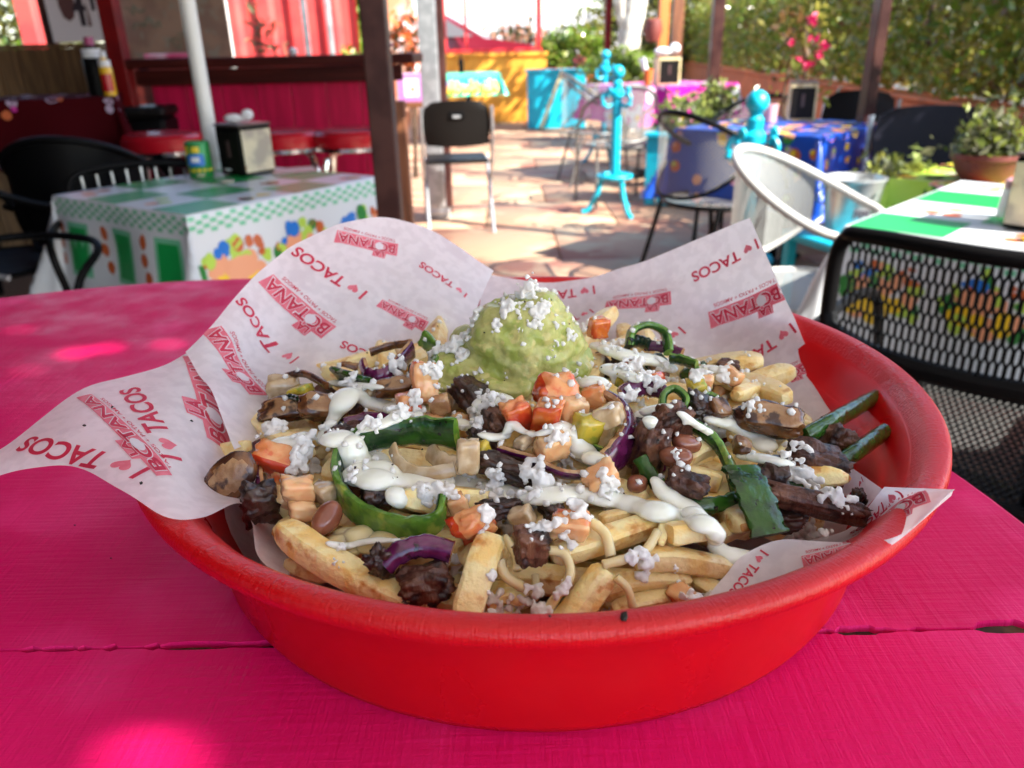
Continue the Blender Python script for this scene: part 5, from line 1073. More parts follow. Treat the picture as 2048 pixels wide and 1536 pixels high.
# fries one can point at
fry([(352, 938), (400, 912), (495, 892)], 40, 'pale fry whose tip sticks out over the left paper', 8, .4, .7)
fry([(478, 845), (520, 850), (560, 880), (620, 905)], 44, 'bent fry at the left edge under white cheese, above the pointed fry', 6, .6, .6)
fry([(545, 890), (590, 875), (640, 880)], 34, 'short fry end beside the bent fry under the pale sauce', 3)
fry([(568, 1058), (630, 1105), (720, 1160), (850, 1222)], 72, 'thick long fry running down to the front left rim', [10, 9, 5, 0], .75, .5)
fry([(985, 1075), (960, 1140), (930, 1235)], 66, 'thick pale fry pointing at the front rim below the orange tomato', [10, 8, 3], .7, .8)
fry([(1215, 1140), (1180, 1185), (1120, 1262)], 66, 'kinked fry pointing down to the front rim right of centre', [10, 6, 0], .75, .8)
fry([(1105, 1110), (1190, 1085), (1340, 1035)], 62, 'long thick fry lying level below the sauce line in the front', [8, 9, 9], .6, .7)
fry([(1200, 1040), (1260, 1030), (1340, 1000)], 40, 'fry under the sauce just above the long thick one', 7)
fry([(1270, 1122), (1350, 1118), (1472, 1140)], 56, 'tan fry with a pointed tip at the front right paper', [9, 9, 5], .7, .35)
fry([(1190, 1185), (1280, 1160), (1378, 1158)], 52, 'fry lying under the kinked fry at the right front', 3)
fry([(1225, 1222), (1300, 1205), (1390, 1195)], 48, 'lowest level fry against the front rim at the right', 0)
fry([(1338, 1068), (1375, 1064), (1428, 1055)], 50, 'short squarish fry end under the sauce drip at the right', 15, .9, .8)
fry([(1322, 1088), (1328, 1050), (1336, 1010)], 26, 'thin golden fry sliver standing beside the squarish fry end', 13, .5, .5)
fry([(1385, 1155), (1430, 1180), (1450, 1205)], 42, 'short fry in the corner by the right front paper fold', 1)
fry([(590, 750), (680, 735), (770, 710)], 44, 'fry lying level at the back left against the paper', 4)
fry([(600, 735), (640, 705), (668, 700)], 40, 'upper fry end at the back left leaning on the paper', 5)
fry([(1470, 790), (1500, 780), (1538, 770)], 30, 'small fry tip poking out at the right before the paper', 8, .6, .4)
fry([(1365, 920), (1395, 900), (1432, 888)], 44, 'short cut potato block right of the beans', 6, .9, .9)
fry([(1375, 950), (1410, 958), (1440, 968)], 46, 'second cut potato block below the first, inside the green strip', 3, .9, .9)
fry([(1375, 1005), (1430, 1000), (1480, 995)], 36, 'fry piece showing below the thin green pepper strip', -1)
fry([(1560, 920), (1580, 890), (1600, 868)], 34, 'tan fry end between the golden mushroom and the beef at the right', 6)
fry([(1460, 860), (1500, 900), (1545, 915)], 36, 'fry under the right hand sauce stroke', 2)
fry([(575, 1125), (610, 1140), (660, 1155)], 40, 'stub of a fry below the thick long one at the left front', -2)
fry([(655, 960), (690, 920), (720, 890)], 50, 'pale fry inside the left side of the big green ring', 3)
fry([(780, 735), (830, 720), (860, 705)], 34, 'fry at the back behind the purple half ring of onion', 2)
fry([(1050, 1200), (1010, 1190), (975, 1210)], 36, 'fry half hidden by cheese crumbs at the front rim', -4)
fry([(700, 1075), (760, 1100), (840, 1100)], 44, 'fry lying under the big green ring in front', 0)
fry([(1420, 1080), (1460, 1060), (1500, 1040)], 40, 'fry right of the sauce drip below the dark pepper slab', 0)
fry([(600, 1010), (640, 1000), (700, 985)], 44, 'fry left of the big green ring beside the pale tomato', 1)

def ribbon(name, pts, wpx, tpx, label, cat, mats, lift=0, updir=(0, 0, 1), outer=1, group=None, taper=(1, 1), seed=1, n=None, bulge=.18, sq=5):
    L_ = lift if isinstance(lift, (list, tuple)) else [lift]*len(pts); P = [hp(x, y, l) for (x, y), l in zip(pts, L_)]; sc = mpp(P[len(P)//2]); w_, t_ = wpx*sc, tpx*sc
    k = n or max(10, len(P)*6); C = cr(P, k); V = []; F = []; mi = []; up0 = Vector(updir).normalized(); m_ = 14
    sec = []
    for j in range(m_):
        a = 2*PI*j/m_; ca, sa = math.cos(a), math.sin(a); q = (abs(ca)**sq+abs(sa)**sq)**(-1/sq); sec.append((ca*q, sa*q))
    for i in range(k):
        t = (C[min(i+1, k-1)]-C[max(i-1, 0)]).normalized(); nb = t.cross(up0); nb = nb.normalized() if nb.length > 1e-4 else Vector((1, 0, 0)); up = nb.cross(t).normalized(); u = i/(k-1)
        f = 1+noise.noise(Vector((seed*2.1, i*.35, 0)))*.30; e = taper[0]+(1-taper[0])*min(1, u/.3) if u < .5 else taper[1]+(1-taper[1])*min(1, (1-u)/.3)
        for (a, b) in sec:
            cup = bulge*(1-a*a)*t_*1.0
            nn = 1+.08*noise.noise(Vector((a*2+seed, b*2, i*.6)))
            V.append(C[i]+up*(a*w_*.5*f*e*nn)+nb*outer*(b*t_*.5*(.5+.5*e)*nn+cup))
    for i in range(k-1):
        for j in range(m_):
            f = (i*m_+j, (i+1)*m_+j, (i+1)*m_+(j+1) % m_, i*m_+(j+1) % m_); F.append(f); bm_ = (sec[j][1]+sec[(j+1) % m_][1])/2; mi.append(0 if bm_ > .35 else 1)
    F += [tuple(range(m_)), tuple((k-1)*m_+j for j in range(m_))[::-1]]; mi += [1, 1]
    return addfood(name, V, F, mats, mi, label, cat, group, sharp=55)
PG = 'roasted pepper strips'; pm = [m_skin, m_flesh]; pd = [m_skin2, m_skin]
def pep(pts, w, t, label, **k): k.setdefault('group', PG); return ribbon('pepper_strip', pts, w, t, label, 'pepper strip', k.pop('mats', pm), **k)
# red onion first (lower), then peppers
ON = [m_onskin, m_onin]
def oni(pts, w, t, label, **k): k.setdefault('group', 'red onion slices'); return ribbon('onion_slice', pts, w, t, label, 'onion slice', k.pop('mats', ON), **k)
oni([(1218, 800), (1248, 818), (1262, 858), (1245, 895), (1212, 930)], 62, 20, 'glossy purple onion arc right of the yellow dice', lift=[10, 11, 11, 10, 8], updir=(-.5, -.35, .8), outer=-1)
oni([(1000, 900), (1060, 918), (1120, 945), (1165, 950)], 44, 14, 'dark purple onion strip lying left of the sauce pool in the middle', lift=9, updir=(0, -.7, .7), outer=1)
oni([(770, 1130), (800, 1105), (850, 1092), (905, 1105)], 46, 16, 'glossy purple onion piece on the dark beef at the front', lift=[12, 14, 14, 12], updir=(0, .55, .8), outer=1, bulge=.4)
oni([(725, 735), (738, 758), (775, 752), (822, 700)], 44, 14, 'half ring of purple onion at the back left', lift=[12, 10, 9, 12], updir=(.1, .3, 1), outer=1)
oni([(1240, 790), (1285, 772), (1330, 785)], 40, 16, 'dull purple onion piece behind the beef cube', lift=10, updir=(0, .6, .8), outer=1, taper=(.6, .6))
oni([(1290, 690), (1330, 695), (1365, 708)], 22, 12, 'purple onion strip at the back under the arched pepper', lift=8, updir=(0, .4, 1), outer=1)
oni([(517, 925), (518, 955), (522, 985)], 30, 14, 'small dark purple onion piece behind the mushroom slice at the left', lift=10, updir=(.4, 0, 1))
oni([(690, 850), (740, 838), (800, 842)], 30, 14, 'purple onion strip under the sauce above the big green ring', lift=6, updir=(0, .3, 1))
oni([(785, 895), (800, 928), (845, 948), (910, 938)], 30, 8, 'pale translucent onion curve inside the big green ring', lift=[10, 8, 7, 8], updir=(.2, .5, 1), mats=[m_onpale, m_onpale], outer=1)
oni([(860, 900), (885, 925), (925, 930)], 40, 10, 'greyish onion piece inside the big green ring at the right', lift=5, updir=(0, .8, .7), mats=[m_onpale, m_onin])
# peppers
pep([(915, 868), (850, 862), (770, 868), (700, 892), (672, 945), (690, 1000), (745, 1042), (820, 1058), (875, 1040), (888, 992)], 62, 22, 'big green pepper ring standing left of centre', lift=[13, 13, 12, 10, 9, 8, 8, 9, 11, 15], outer=-1, taper=(1.1, .45), n=70)
pep([(1385, 850), (1415, 868), (1445, 900), (1465, 940), (1478, 990)], 34, 22, 'bright green pepper strip curving down right of the beans', lift=[12, 12, 10, 8, 7], updir=(-.5, .2, .8), outer=1, taper=(.8, 1))
pep([(1280, 915), (1300, 950), (1340, 988), (1392, 1012), (1445, 1006), (1478, 990)], 34, 18, 'thin green pepper strip curving under the beans to the dark slab', lift=[12, 9, 8, 7, 7, 7], updir=(.2, .5, .8), outer=1, taper=(.9, .8), n=44)
pep([(1480, 935), (1508, 985), (1540, 1070)], 78, 20, 'wide dark glossy pepper slab at the right, skin side up', lift=[17, 17, 10], updir=(1, .25, -.10), outer=-1, mats=[m_skin2, m_skin], bulge=.12, n=26)
pep([(1600, 872), (1660, 838), (1744, 792)], 44, 34, 'green pepper strip reaching over the bare right side, upper one', lift=[10, 14, 18], updir=(-.2, -.9, .5), outer=1, mats=[m_skin, m_skin], sq=2.6)
pep([(1560, 975), (1640, 945), (1700, 905), (1760, 862)], 44, 34, 'dark green pepper strip at the right side below the upper one', lift=[2, 6, 12, 14], updir=(-.3, -.9, .5), outer=1, mats=[m_skin, m_skin], sq=2.6)
pep([(1258, 690), (1265, 660), (1298, 648), (1330, 665), (1338, 705)], 26, 14, 'arched green pepper ring standing before the right paper', lift=[8, 15, 18, 15, 8], updir=(.2, -.9, .3), outer=1, n=34)
pep([(846, 675), (868, 700), (866, 728), (850, 742)], 34, 20, 'dark curled pepper strip left of the guacamole', lift=[16, 13, 11, 10], updir=(.6, -.3, .7), outer=-1)
pep([(672, 748), (705, 758), (748, 772)], 40, 14, 'dark green pepper piece at the back left beside the purple half ring', lift=11, updir=(0, -.6, .75), outer=-1, mats=[m_skin, m_skin])
pep([(1322, 815), (1328, 786), (1350, 776), (1372, 795), (1366, 818)], 26, 14, 'small curled green pepper behind the beef cube', lift=[9, 13, 15, 13, 9], updir=(0, -.8, .5), outer=1, n=30)
pep([(1340, 716), (1365, 720), (1395, 732)], 26, 12, 'small dark pepper piece behind the sauce at the back right', lift=9, updir=(0, -.5, .8))
pep([(1392, 803), (1412, 790), (1438, 800)], 24, 14, 'green pepper bit under the sauce beside the small mushroom', lift=10, updir=(0, -.6, .7))
pep([(1255, 688), (1275, 682), (1300, 690)], 28, 14, 'charred pepper piece behind the guacamole at the right', lift=9, updir=(0, -.4, .9), mats=[m_skin2, m_skin2])
pep([(1168, 885), (1185, 893), (1208, 902)], 22, 10, 'small green pepper piece under the yellow dice', lift=7, updir=(0, -.5, .8))
pep([(570, 800), (585, 797), (602, 803)], 22, 12, 'tiny dark pepper bit at the left on the pale onion dice', lift=14, updir=(0, -.4, .8), mats=[m_skin2, m_skin2])
pep([(820, 745), (835, 735), (850, 745)], 30, 12, 'dark pepper end beside the curled one left of the guacamole', lift=9, updir=(0, -.3, .9), mats=[m_skin2, m_skin2])

def cubegrid(n):
    V = {}; L_ = []; F = []
    def vid(p):
        if p not in V: V[p] = len(L_); L_.append(p)
        return V[p]
    for a in range(3):
        for sgn in (0, n):
            for i in range(n):
                for j in range(n):
                    q = []
                    for (u, v) in ((i, j), (i+1, j), (i+1, j+1), (i, j+1)):
                        p = [0, 0, 0]; p[a] = sgn; p[(a+1) % 3] = u; p[(a+2) % 3] = v; q.append(vid(tuple(p)))
                    F.append(tuple(q) if sgn else tuple(q[::-1]))
    return np.array(L_, float)/n*2-1, F
CG = {n: cubegrid(n) for n in (4, 6, 9, 14)}
def lump_geo(dims, rot, c, k=5, amp=.12, fr=1.5, seed=0, n=6, bend=0, cut=0, fib=0):
    U, F = CG[n]; U = np.tan(U*.72)/math.tan(.72); q = (np.abs(U)**k).sum(1)**(1/k); S = U/q[:, None]; V = []; Q = rot.to_matrix(); sd = Vector((seed*7.7, seed*3.1, seed*1.3))
    shear = [noise.noise(sd+Vector((i*5., 0, 0)))*.35 for i in range(4)]
    for s in S:
        v = Vector(s); d = 1+amp*(noise.noise(v*fr+sd)+.45*noise.noise(v*fr*2.7+sd))+(fib*(noise.noise(Vector((v.x*1.4, v.y*6.5, v.z*6.5))+sd)+.5*noise.noise(v*9+sd)) if fib else 0); p = Vector((v.x*d+shear[0]*v.z*cut, v.y*d+shear[1]*v.z*cut, v.z*d+shear[2]*v.x*cut))
        p = Vector((p.x*dims[0]*.5, p.y*dims[1]*.5, p.z*dims[2]*.5+bend*(v.x**2)*dims[0])); V.append(Vector(c)+Q @ p)
    return V, F, S
LS = [0]
def lump(name, px, py, dpx, label, cat, mats, lift=8, rot=None, k=6, amp=.12, fr=1.5, n=6, face=None, bend=0, cut=1, group=None, sharp=None, fib=0):
    LS[0] += 1; rnd = random.Random(LS[0]); c = hp(px, py, lift); s = mpp(c); rot = Euler([R(a) for a in rot]) if rot else Euler((rnd.uniform(-.4, .4), rnd.uniform(-.4, .4), rnd.uniform(0, 3)))
    V, F, S = lump_geo([d*s for d in dpx], rot, c, k, amp, fr, LS[0], n, bend, cut, fib); mats = mats if isinstance(mats, list) else [mats]; mi = [0]*len(F)
    if len(mats) > 1 and face:
        for i, f in enumerate(F):
            m_ = sum((Vector(S[j]) for j in f), Vector())/len(f)
            if face(m_): mi[i] = 1
    return addfood(name, V, F, mats, mi, label, cat, group, sharp=sharp)
top1 = lambda v: v.y < -.75
TG = 'diced tomato pieces'
def tom(px, py, d, label, **k): k.setdefault('amp', .22); k.setdefault('k', 8); return lump('tomato_piece', px, py, d, label, 'tomato', k.pop('mats', [m_tom, m_tomskin]), face=k.pop('face', top1), group=TG, n=9 if max(d) > 60 else 6, **k)
tom(1112, 785, (88, 70, 74), 'large rounded tomato piece in front of the guacamole, top of the tomato cluster', lift=20, rot=(20, 0, 10), k=3.2, face=lambda v: v.x < -.6)
tom(1036, 828, (56, 46, 66), 'red skinned tomato wedge at the left of the tomato cluster', lift=16, rot=(10, -14, 20)); tom(1094, 832, (54, 50, 62), 'tomato block at the middle of the tomato cluster', lift=17, rot=(5, 6, -12)); tom(1142, 822, (54, 48, 58), 'pale tomato block at the right of the tomato cluster', lift=16, rot=(0, 10, 30), mats=[m_tompale])
tom(850, 762, (50, 46, 72), 'upright tomato block left of the guacamole, tomato skin facing down', lift=16, rot=(-10, 5, 15), mats=[m_tom, m_tompale]); tom(552, 918, (96, 56, 44), 'tomato wedge lying beside the mushroom slice at the left', lift=11, rot=(20, 12, -14))
tom(596, 980, (62, 46, 46), 'pale tomato dice left of the big green ring', lift=12, rot=(5, 8, 20), mats=[m_tompale]); tom(605, 1022, (52, 42, 36), 'pale pink tomato dice just below another, above the bean at the left', lift=8, mats=[m_tompale])
tom(1103, 892, (62, 50, 52), 'tomato dice framed by white sauce in the middle', lift=13, rot=(10, 5, 25), mats=[m_tompale]); tom(945, 1050, (78, 44, 80), 'orange tomato wedge above the pale front fry', lift=14, rot=(35, -30, 5), face=lambda v: v.x < -.4)
tom(1140, 1050, (76, 52, 50), 'orange tomato dice sprinkled with cheese on the long thick fry', lift=17, rot=(12, 4, -6), mats=[m_tom, m_tompale]); tom(815, 805, (48, 40, 36), 'small orange tomato under cheese, above the big green ring', lift=13)
tom(1202, 957, (70, 44, 40), 'pale tomato slab right of the main sauce line', lift=12, rot=(10, -30, 20), mats=[m_tompale]); tom(1362, 1190, (52, 44, 36), 'pale tomato dice against the front rim at the right', lift=5, mats=[m_tompale])
tom(1462, 752, (38, 32, 34), 'tomato dice at the back right before the paper', lift=11, mats=[m_tompale]); tom(1197, 655, (38, 32, 40), 'orange tomato cube behind the guacamole at the right', lift=14, rot=(0, 0, 15)); tom(1190, 792, (46, 40, 40), 'tomato dice half under sauce right of the tomato cluster', lift=12)
tom(1310, 757, (44, 30, 26), 'flat orange tomato strip at the back right', lift=10); tom(1410, 760, (36, 30, 28), 'pale tomato dice beside the small sauce stroke at the back right', lift=9, mats=[m_tompale]); tom(560, 950, (50, 40, 40), 'tomato piece behind the dark mushroom at the left', lift=4)
tom(915, 1010, (46, 40, 44), 'translucent tomato dice behind the orange wedge', lift=8, mats=[m_tompale]); tom(575, 1000, (40, 50, 60), 'yellowish tomato piece beside the dark mushroom at the left', lift=4, mats=[m_tompale])
DG = 'diced onion and pepper pieces'
def dice(px, py, d, label, m_, **k): k.setdefault('amp', .18); k.setdefault('k', 9); return lump('onion_dice', px, py, d, label, 'onion', [m_], group=DG, **k)
dice(1172, 858, (54, 46, 60), 'yellow dice right below the tomato cluster', m_yel, lift=14, rot=(5, 10, 20)); dice(1216, 832, (58, 46, 40), 'pale yellow dice beside the purple onion arc', m_onpale, lift=19, rot=(0, -18, -20)); dice(936, 912, (44, 34, 68), 'upright pale onion dice right of the big green ring', m_onpale, lift=15, rot=(-10, 4, 10))
dice(568, 780, (62, 40, 52), 'pale translucent onion square at the back left with a dark bit on it', m_onpale, lift=12, rot=(10, 8, 10)); dice(603, 790, (46, 40, 40), 'greenish yellow dice at the back left', m_yel, lift=11); dice(1394, 775, (38, 34, 36), 'bright yellow dice at the back right', m_yel, lift=12); dice(1258, 762, (48, 36, 30), 'yellow dice under the sauce right of the guacamole', m_yel, lift=10)
dice(880, 808, (40, 34, 36), 'greenish grey onion dice left of the guacamole foot', m_onin, lift=8); dice(965, 905, (36, 30, 34), 'small yellowish dice beside the upright pale one', m_yel, lift=10); dice(1050, 880, (44, 30, 24), 'small pale onion dice on the purple strip', m_onpale, lift=13); dice(650, 985, (46, 40, 36), 'pale onion dice left of the green ring beside the pale tomato', m_onpale, lift=8)
dice(735, 790, (40, 32, 30), 'pale onion dice behind the sauce at the left', m_onpale, lift=9); dice(1480, 830, (40, 34, 30), 'pale dice between small mushroom and golden mushroom', m_onpale, lift=7); dice(1045, 1035, (44, 36, 40), 'pale onion dice under the main sauce line in the middle', m_onpale, lift=6)
def beef(px, py, d, label, m_=None, **k): k.setdefault('amp', .28); k.setdefault('k', 7); k.setdefault('fr', 1.7); return lump('beef_piece', px, py, d, label, 'beef', [m_ or m_beef], n=14, fib=.11, group='seared beef pieces', **k)
beef(1340, 846, (72, 60, 62), 'dark beef cube above the beans', lift=16, rot=(5, -8, 25), m_=m_beef); beef(1300, 898, (62, 60, 96), 'fibrous beef piece between the onion arc and the beans', lift=11, rot=(10, 12, 15)); beef(1372, 968, (76, 50, 46), 'beef chunk inside the thin green strip below the beans', lift=13, rot=(8, 14, -20)); beef(1062, 1092, (64, 52, 70), 'beef chunk under cheese at the front centre', lift=15, rot=(5, 10, 20))
beef(850, 1165, (92, 72, 62), 'rounded beef chunk at the front below the purple onion', lift=8, rot=(0, -10, 10), k=4.5); beef(765, 1132, (46, 40, 76), 'ragged charred beef scrap left of the purple onion at the front', m_char, lift=10, amp=.4); beef(830, 1200, (90, 60, 40), 'black charred piece under the rounded beef at the front rim', m_char, lift=0)
beef(1630, 925, (110, 70, 66), 'beef piece between the two pepper strips at the right', lift=9, rot=(5, 10, -10)); beef(1665, 885, (70, 60, 70), 'curved beef piece behind the other, near the bare red side', lift=8, rot=(0, 30, 20)); beef(1632, 1008, (196, 40, 42), 'long striped beef strip at the lower right', lift=13, rot=(20, 10, -12), amp=.2); beef(1545, 955, (62, 56, 60), 'dark beef chunk behind the wide pepper slab', m_char, lift=10)
beef(992, 848, (56, 46, 50), 'beef bit left of the tomato cluster', lift=10); beef(1008, 938, (130, 40, 44), 'dark shredded beef strip above the main sauce line', lift=9, rot=(10, 10, -15), m_=m_char); beef(752, 990, (62, 52, 50), 'dark beef bit in the sauce inside the green ring', m_char, lift=9); beef(520, 1008, (70, 60, 84), 'dark wet mushroom piece beside the tan slice at the left', m_char, lift=9, k=5, amp=.3, rot=(20, 10, 30))
beef(950, 798, (100, 60, 50), 'dark beef under the front of the guacamole', m_char, lift=4); beef(1716, 1002, (56, 22, 40), 'thin curl of dark beef on the right paper', m_char, lift=10, amp=.4); beef(1398, 815, (60, 50, 40), 'dark purple beef bit behind the right sauce stroke', m_char, lift=10); beef(968, 880, (56, 44, 40), 'black beef bit above the upright pale dice', m_char, lift=8)
beef(710, 800, (70, 40, 40), 'beef bit under the sauce loop at the left', lift=7); beef(1000, 1018, (86, 44, 36), 'dark beef below the main sauce line in the middle', m_char, lift=6); beef(1100, 1010, (60, 40, 36), 'dark beef bit under the sauce line right of the middle', m_char, lift=5); beef(1560, 1040, (90, 50, 40), 'dark beef under the long striped strip', m_char, lift=2); beef(690, 870, (70, 40, 36), 'beef bit between the sauce pools at the left', lift=5)
beef(1275, 870, (40, 50, 60), 'dark beef bit behind the fibrous piece', m_char, lift=5); beef(1250, 720, (50, 36, 30), 'dark beef bit behind the right sauce at the back', m_char, lift=5); beef(1455, 735, (40, 34, 30), 'beef bit at the back right under the small sauce stroke', lift=7)
mrim = lambda v: abs(v.z) < .78
def mush(px, py, d, label, **k): k.setdefault('amp', .24); k.setdefault('k', 3.4); return lump('mushroom_slice', px, py, d, label, 'mushroom', [m_mush, m_mushrim], face=mrim, group='fried mushroom slices', n=9, cut=.6, **k)
mush(460, 955, (122, 84, 34), 'oval tan mushroom slice with a brown rim at the far left', lift=17, rot=(58, -38, 22), k=2.3, amp=.10); mush(575, 820, (110, 52, 44), 'brown mushroom slice at the left, left one of the two lying together', lift=10, rot=(30, -8, 10)); mush(650, 815, (96, 56, 46), 'brown mushroom slice at the left, right one of the two lying together', lift=12, rot=(30, 12, 20))
mush(1542, 838, (132, 62, 50), 'golden brown mushroom slice with charred spots at the right', lift=14, rot=(35, 8, -8), amp=.24); mush(1436, 818, (46, 44, 40), 'small browned mushroom piece left of the golden one', lift=12, rot=(40, 10, 30)); mush(792, 774, (84, 40, 30), 'flat brown mushroom slice left of the upright tomato', lift=11, rot=(25, -4, 5)); mush(1482, 892, (44, 34, 34), 'small glazed brown mushroom under the right sauce stroke', lift=10); mush(700, 735, (50, 36, 26), 'browned mushroom bit at the back left near the fries', lift=4)
oni([(500, 775), (520, 792), (545, 785), (570, 755), (610, 748), (655, 772)], 14, 10, 'wiry charred onion strand curling onto the left paper', lift=[8, 8, 9, 16, 17, 14], mats=[m_mushrim, m_mushrim], n=40)
oni([(740, 705), (780, 692), (825, 686)], 16, 8, 'thin browned onion strip at the back left above the half ring', lift=14, mats=[m_mushrim, m_onin])
def bean(px, py, d, label, lift=10, rot=(0, 0, 0)): return lump('pinto_bean', px, py, d, label, 'bean', [m_bean], lift=lift, rot=rot, k=2.2, amp=.06, fr=.8, bend=.05, cut=.2, group='pinto beans')
bean(1372, 888, (66, 44, 40), 'plump bean touching another under the beef cube, upper one', 13, (0, 20, 20)); bean(1352, 915, (68, 46, 42), 'plump bean with a white crumb on it, lower of the touching two', 14, (0, 0, -20)); bean(1275, 968, (52, 40, 38), 'brown bean left of the thin green strip', 8, (0, 20, 60)); bean(655, 1036, (76, 50, 52), 'pinkish brown bean left below the big green ring', 10, (0, -25, 60)); bean(1258, 728, (30, 22, 20), 'small bean in the sauce at the back right', 12, (0, 0, 10)); bean(700, 985, (46, 36, 32), 'bean half hidden under the left side of the green ring', 3, (0, 0, 40))
def strand(pts, r, label, lift=8):
    L_ = lift if isinstance(lift, (list, tuple)) else [lift]*len(pts); P = [hp(x, y, l) for (x, y), l in zip(pts, L_)]; s = mpp(P[0]); mb = MB(); C = cr(P, 26); mb.tube(C, [r*s*(1+.12*noise.noise(Vector((i*.4, pts[0][0], 0)))) for i in range(26)], 8)
    return addfood('cheese_strand', mb.V, mb.F, [m_strand], None, label, 'cheese strand', 'melted cheese strands')
strand([(1098, 1100), (1130, 1110), (1140, 1150), (1115, 1190), (1090, 1228)], 10, 'curved cheese strand hanging down to the front rim', [14, 14, 12, 8, 2]); strand([(1000, 1120), (1012, 1152), (1060, 1182)], 11, 'cheese strand running down right from the pale front fry', [8, 5, 1]); strand([(1178, 1040), (1210, 1068), (1222, 1112)], 11, 'cheese strand over the long thick fry', [18, 16, 13])
strand([(1205, 1130), (1250, 1118), (1290, 1102), (1315, 1064)], 10, 'cheese strand rising right from the kinked fry', 14); strand([(1232, 1155), (1255, 1178), (1265, 1212)], 9, 'short cheese strand right of the kinked fry', [12, 9, 4]); strand([(1010, 1075), (1030, 1110), (1035, 1140)], 9, 'cheese strand behind the pale front fry', 6); strand([(1070, 1150), (1072, 1170), (1068, 1190)], 8, 'short upright cheese strand at the front centre', 2)
def blobs(pts, label):
    mb = MB(); 
    for (x, y, r) in pts: c = hp(x, y, 5); s = mpp(c); mb.ball(c, r*s, 8, sc=(1.3, 1, .55))
    V = [Vector(v)+Vector((noise.noise(Vector(v)*150), noise.noise(Vector(v)*150+Vector((5, 0, 0))), noise.noise(Vector(v)*150+Vector((0, 5, 0)))))*.0012 for v in mb.V]
    return addfood('melted_cheese', V, mb.F, [m_strand], None, label, 'cheese')
blobs([(680, 1082, 26), (715, 1075, 30), (745, 1090, 26), (770, 1078, 28), (700, 1098, 22), (815, 1085, 22), (690, 1068, 20)], 'pale melted cheese below the big green ring'); blobs([(1440, 760, 20), (1475, 770, 26), (1505, 775, 20), (1490, 790, 22)], 'flat piece of melted cheese at the back right'); blobs([(1570, 895, 22), (1555, 915, 18)], 'melted cheese patch beside the golden mushroom')
# unnamed small scraps that fill the heap between the pieces above
def scrap(i):
    a = random.uniform(0, 2*PI); r = .118*math.sqrt(random.random()); x, y = BC.x+r*math.cos(a), BC.y-.008+r*math.sin(a)*.85
    if y < BC.y-.075: return
    c = Vector((x, y, heapz(x, y)+random.uniform(-.006, .0))); kind = random.choice('bbttoomggp'); d = random.uniform(.007, .013); V, F, S = lump_geo((d*1.3, d, d*.8), Euler([random.uniform(0, 3) for _ in range(3)]), c, 4.5, .2, 1.6, i+100, 4, 0, 1)
    nm, m_, cat, lb, gr = dict(b=('beef_scrap', m_beef, 'beef', 'small seared beef scrap among the other toppings', 'small beef scraps'), t=('tomato_bit', m_tompale, 'tomato', 'small pale tomato bit among the other toppings', 'small tomato bits'), o=('onion_bit', m_onpale, 'onion', 'small pale onion bit among the other toppings', 'small onion bits'), g=('pepper_bit', m_skin, 'pepper', 'small green pepper bit among the other toppings', 'small pepper bits'), p=('onion_bit', m_onskin, 'onion', 'small purple onion bit among the other toppings', 'small purple onion bits'), m=('mushroom_bit', m_mush, 'mushroom', 'small brown mushroom bit among the other toppings', 'small mushroom bits'))[kind]
    addfood(nm, V, F, [m_], None, lb, cat, gr)
for i in range(60): scrap(i)

# ------------------------------------------------------------------ guacamole
gm = MB(); gc = G(1048, 702, RIMZ+.0115); s = mpp(gc)
gm.ball(gc+Vector((0, 0, .002)), 116*s, 24, sc=(1, .95, .97))
for (x, y, r, sx, sz) in ((930, 752, 52, 1.4, .75), (985, 758, 48, 1.3, .7), (900, 735, 34, 1.0, .9), (1115, 738, 60, 1.1, .7), (1150, 722, 40, .9, .8), (1010, 775, 36, 1.5, .6), (1070, 750, 60, 1.4, .8), (890, 775, 14, 1.8, .5), (872, 786, 9, 2.2, .5), (940, 700, 44, .9, 1.0), (965, 770, 30, 1.6, .5)):
    c = G(x, y, RIMZ+.004) if y > 720 else G(x, y, RIMZ+.010); gm.ball(c, r*mpp(c), 12, sc=(sx, 1, sz))
go = mesh('guacamole', gm.V, gm.F, m_guac, centre=True); md = go.modifiers.new('join', 'REMESH'); md.mode = 'VOXEL'; md.voxel_size = .00085
sm = go.modifiers.new('soft', 'SMOOTH'); sm.iterations = 5; sm.factor = .5
dg = bpy.context.evaluated_depsgraph_get(); me = bpy.data.meshes.new_from_object(go.evaluated_get(dg)); go.modifiers.clear(); go.data = me
nv = len(me.vertices); co = np.empty(nv*3); me.vertices.foreach_get('co', co); co = co.reshape(-1, 3); no = np.empty(nv*3); me.vertices.foreach_get('normal', no); no = no.reshape(-1, 3)
dd = np.array([.0034*noise.noise(Vector(p)*48)+.0022*noise.noise(Vector(p)*Vector((1, 1, 2.2)).length*0+Vector((p[0]*95, p[1]*95, p[2]*190)))+.0006*noise.noise(Vector(p)*330)+.0012*abs(noise.noise(Vector(p)*150)) for p in co]); co += no*dd[:, None]
me.vertices.foreach_set('co', co.ravel()); me.update(); me.polygons.foreach_set('use_smooth', [True]*len(me.polygons)); me.materials.clear(); me.materials.append(m_guac)
tag(go, 'round scoop of green guacamole with a smear at its left foot', 'guacamole'); keep(go, co+np.array(go.location), [tuple(p.vertices) for p in me.polygons])

def bvh():
    V = []; F = []; b = 0
    for v, f in FOOD: V.append(v); F += [tuple(b+i for i in q) for q in f]; b += len(v)
    V = np.concatenate(V); return BVHTree.FromPolygons([Vector(p) for p in V], F)
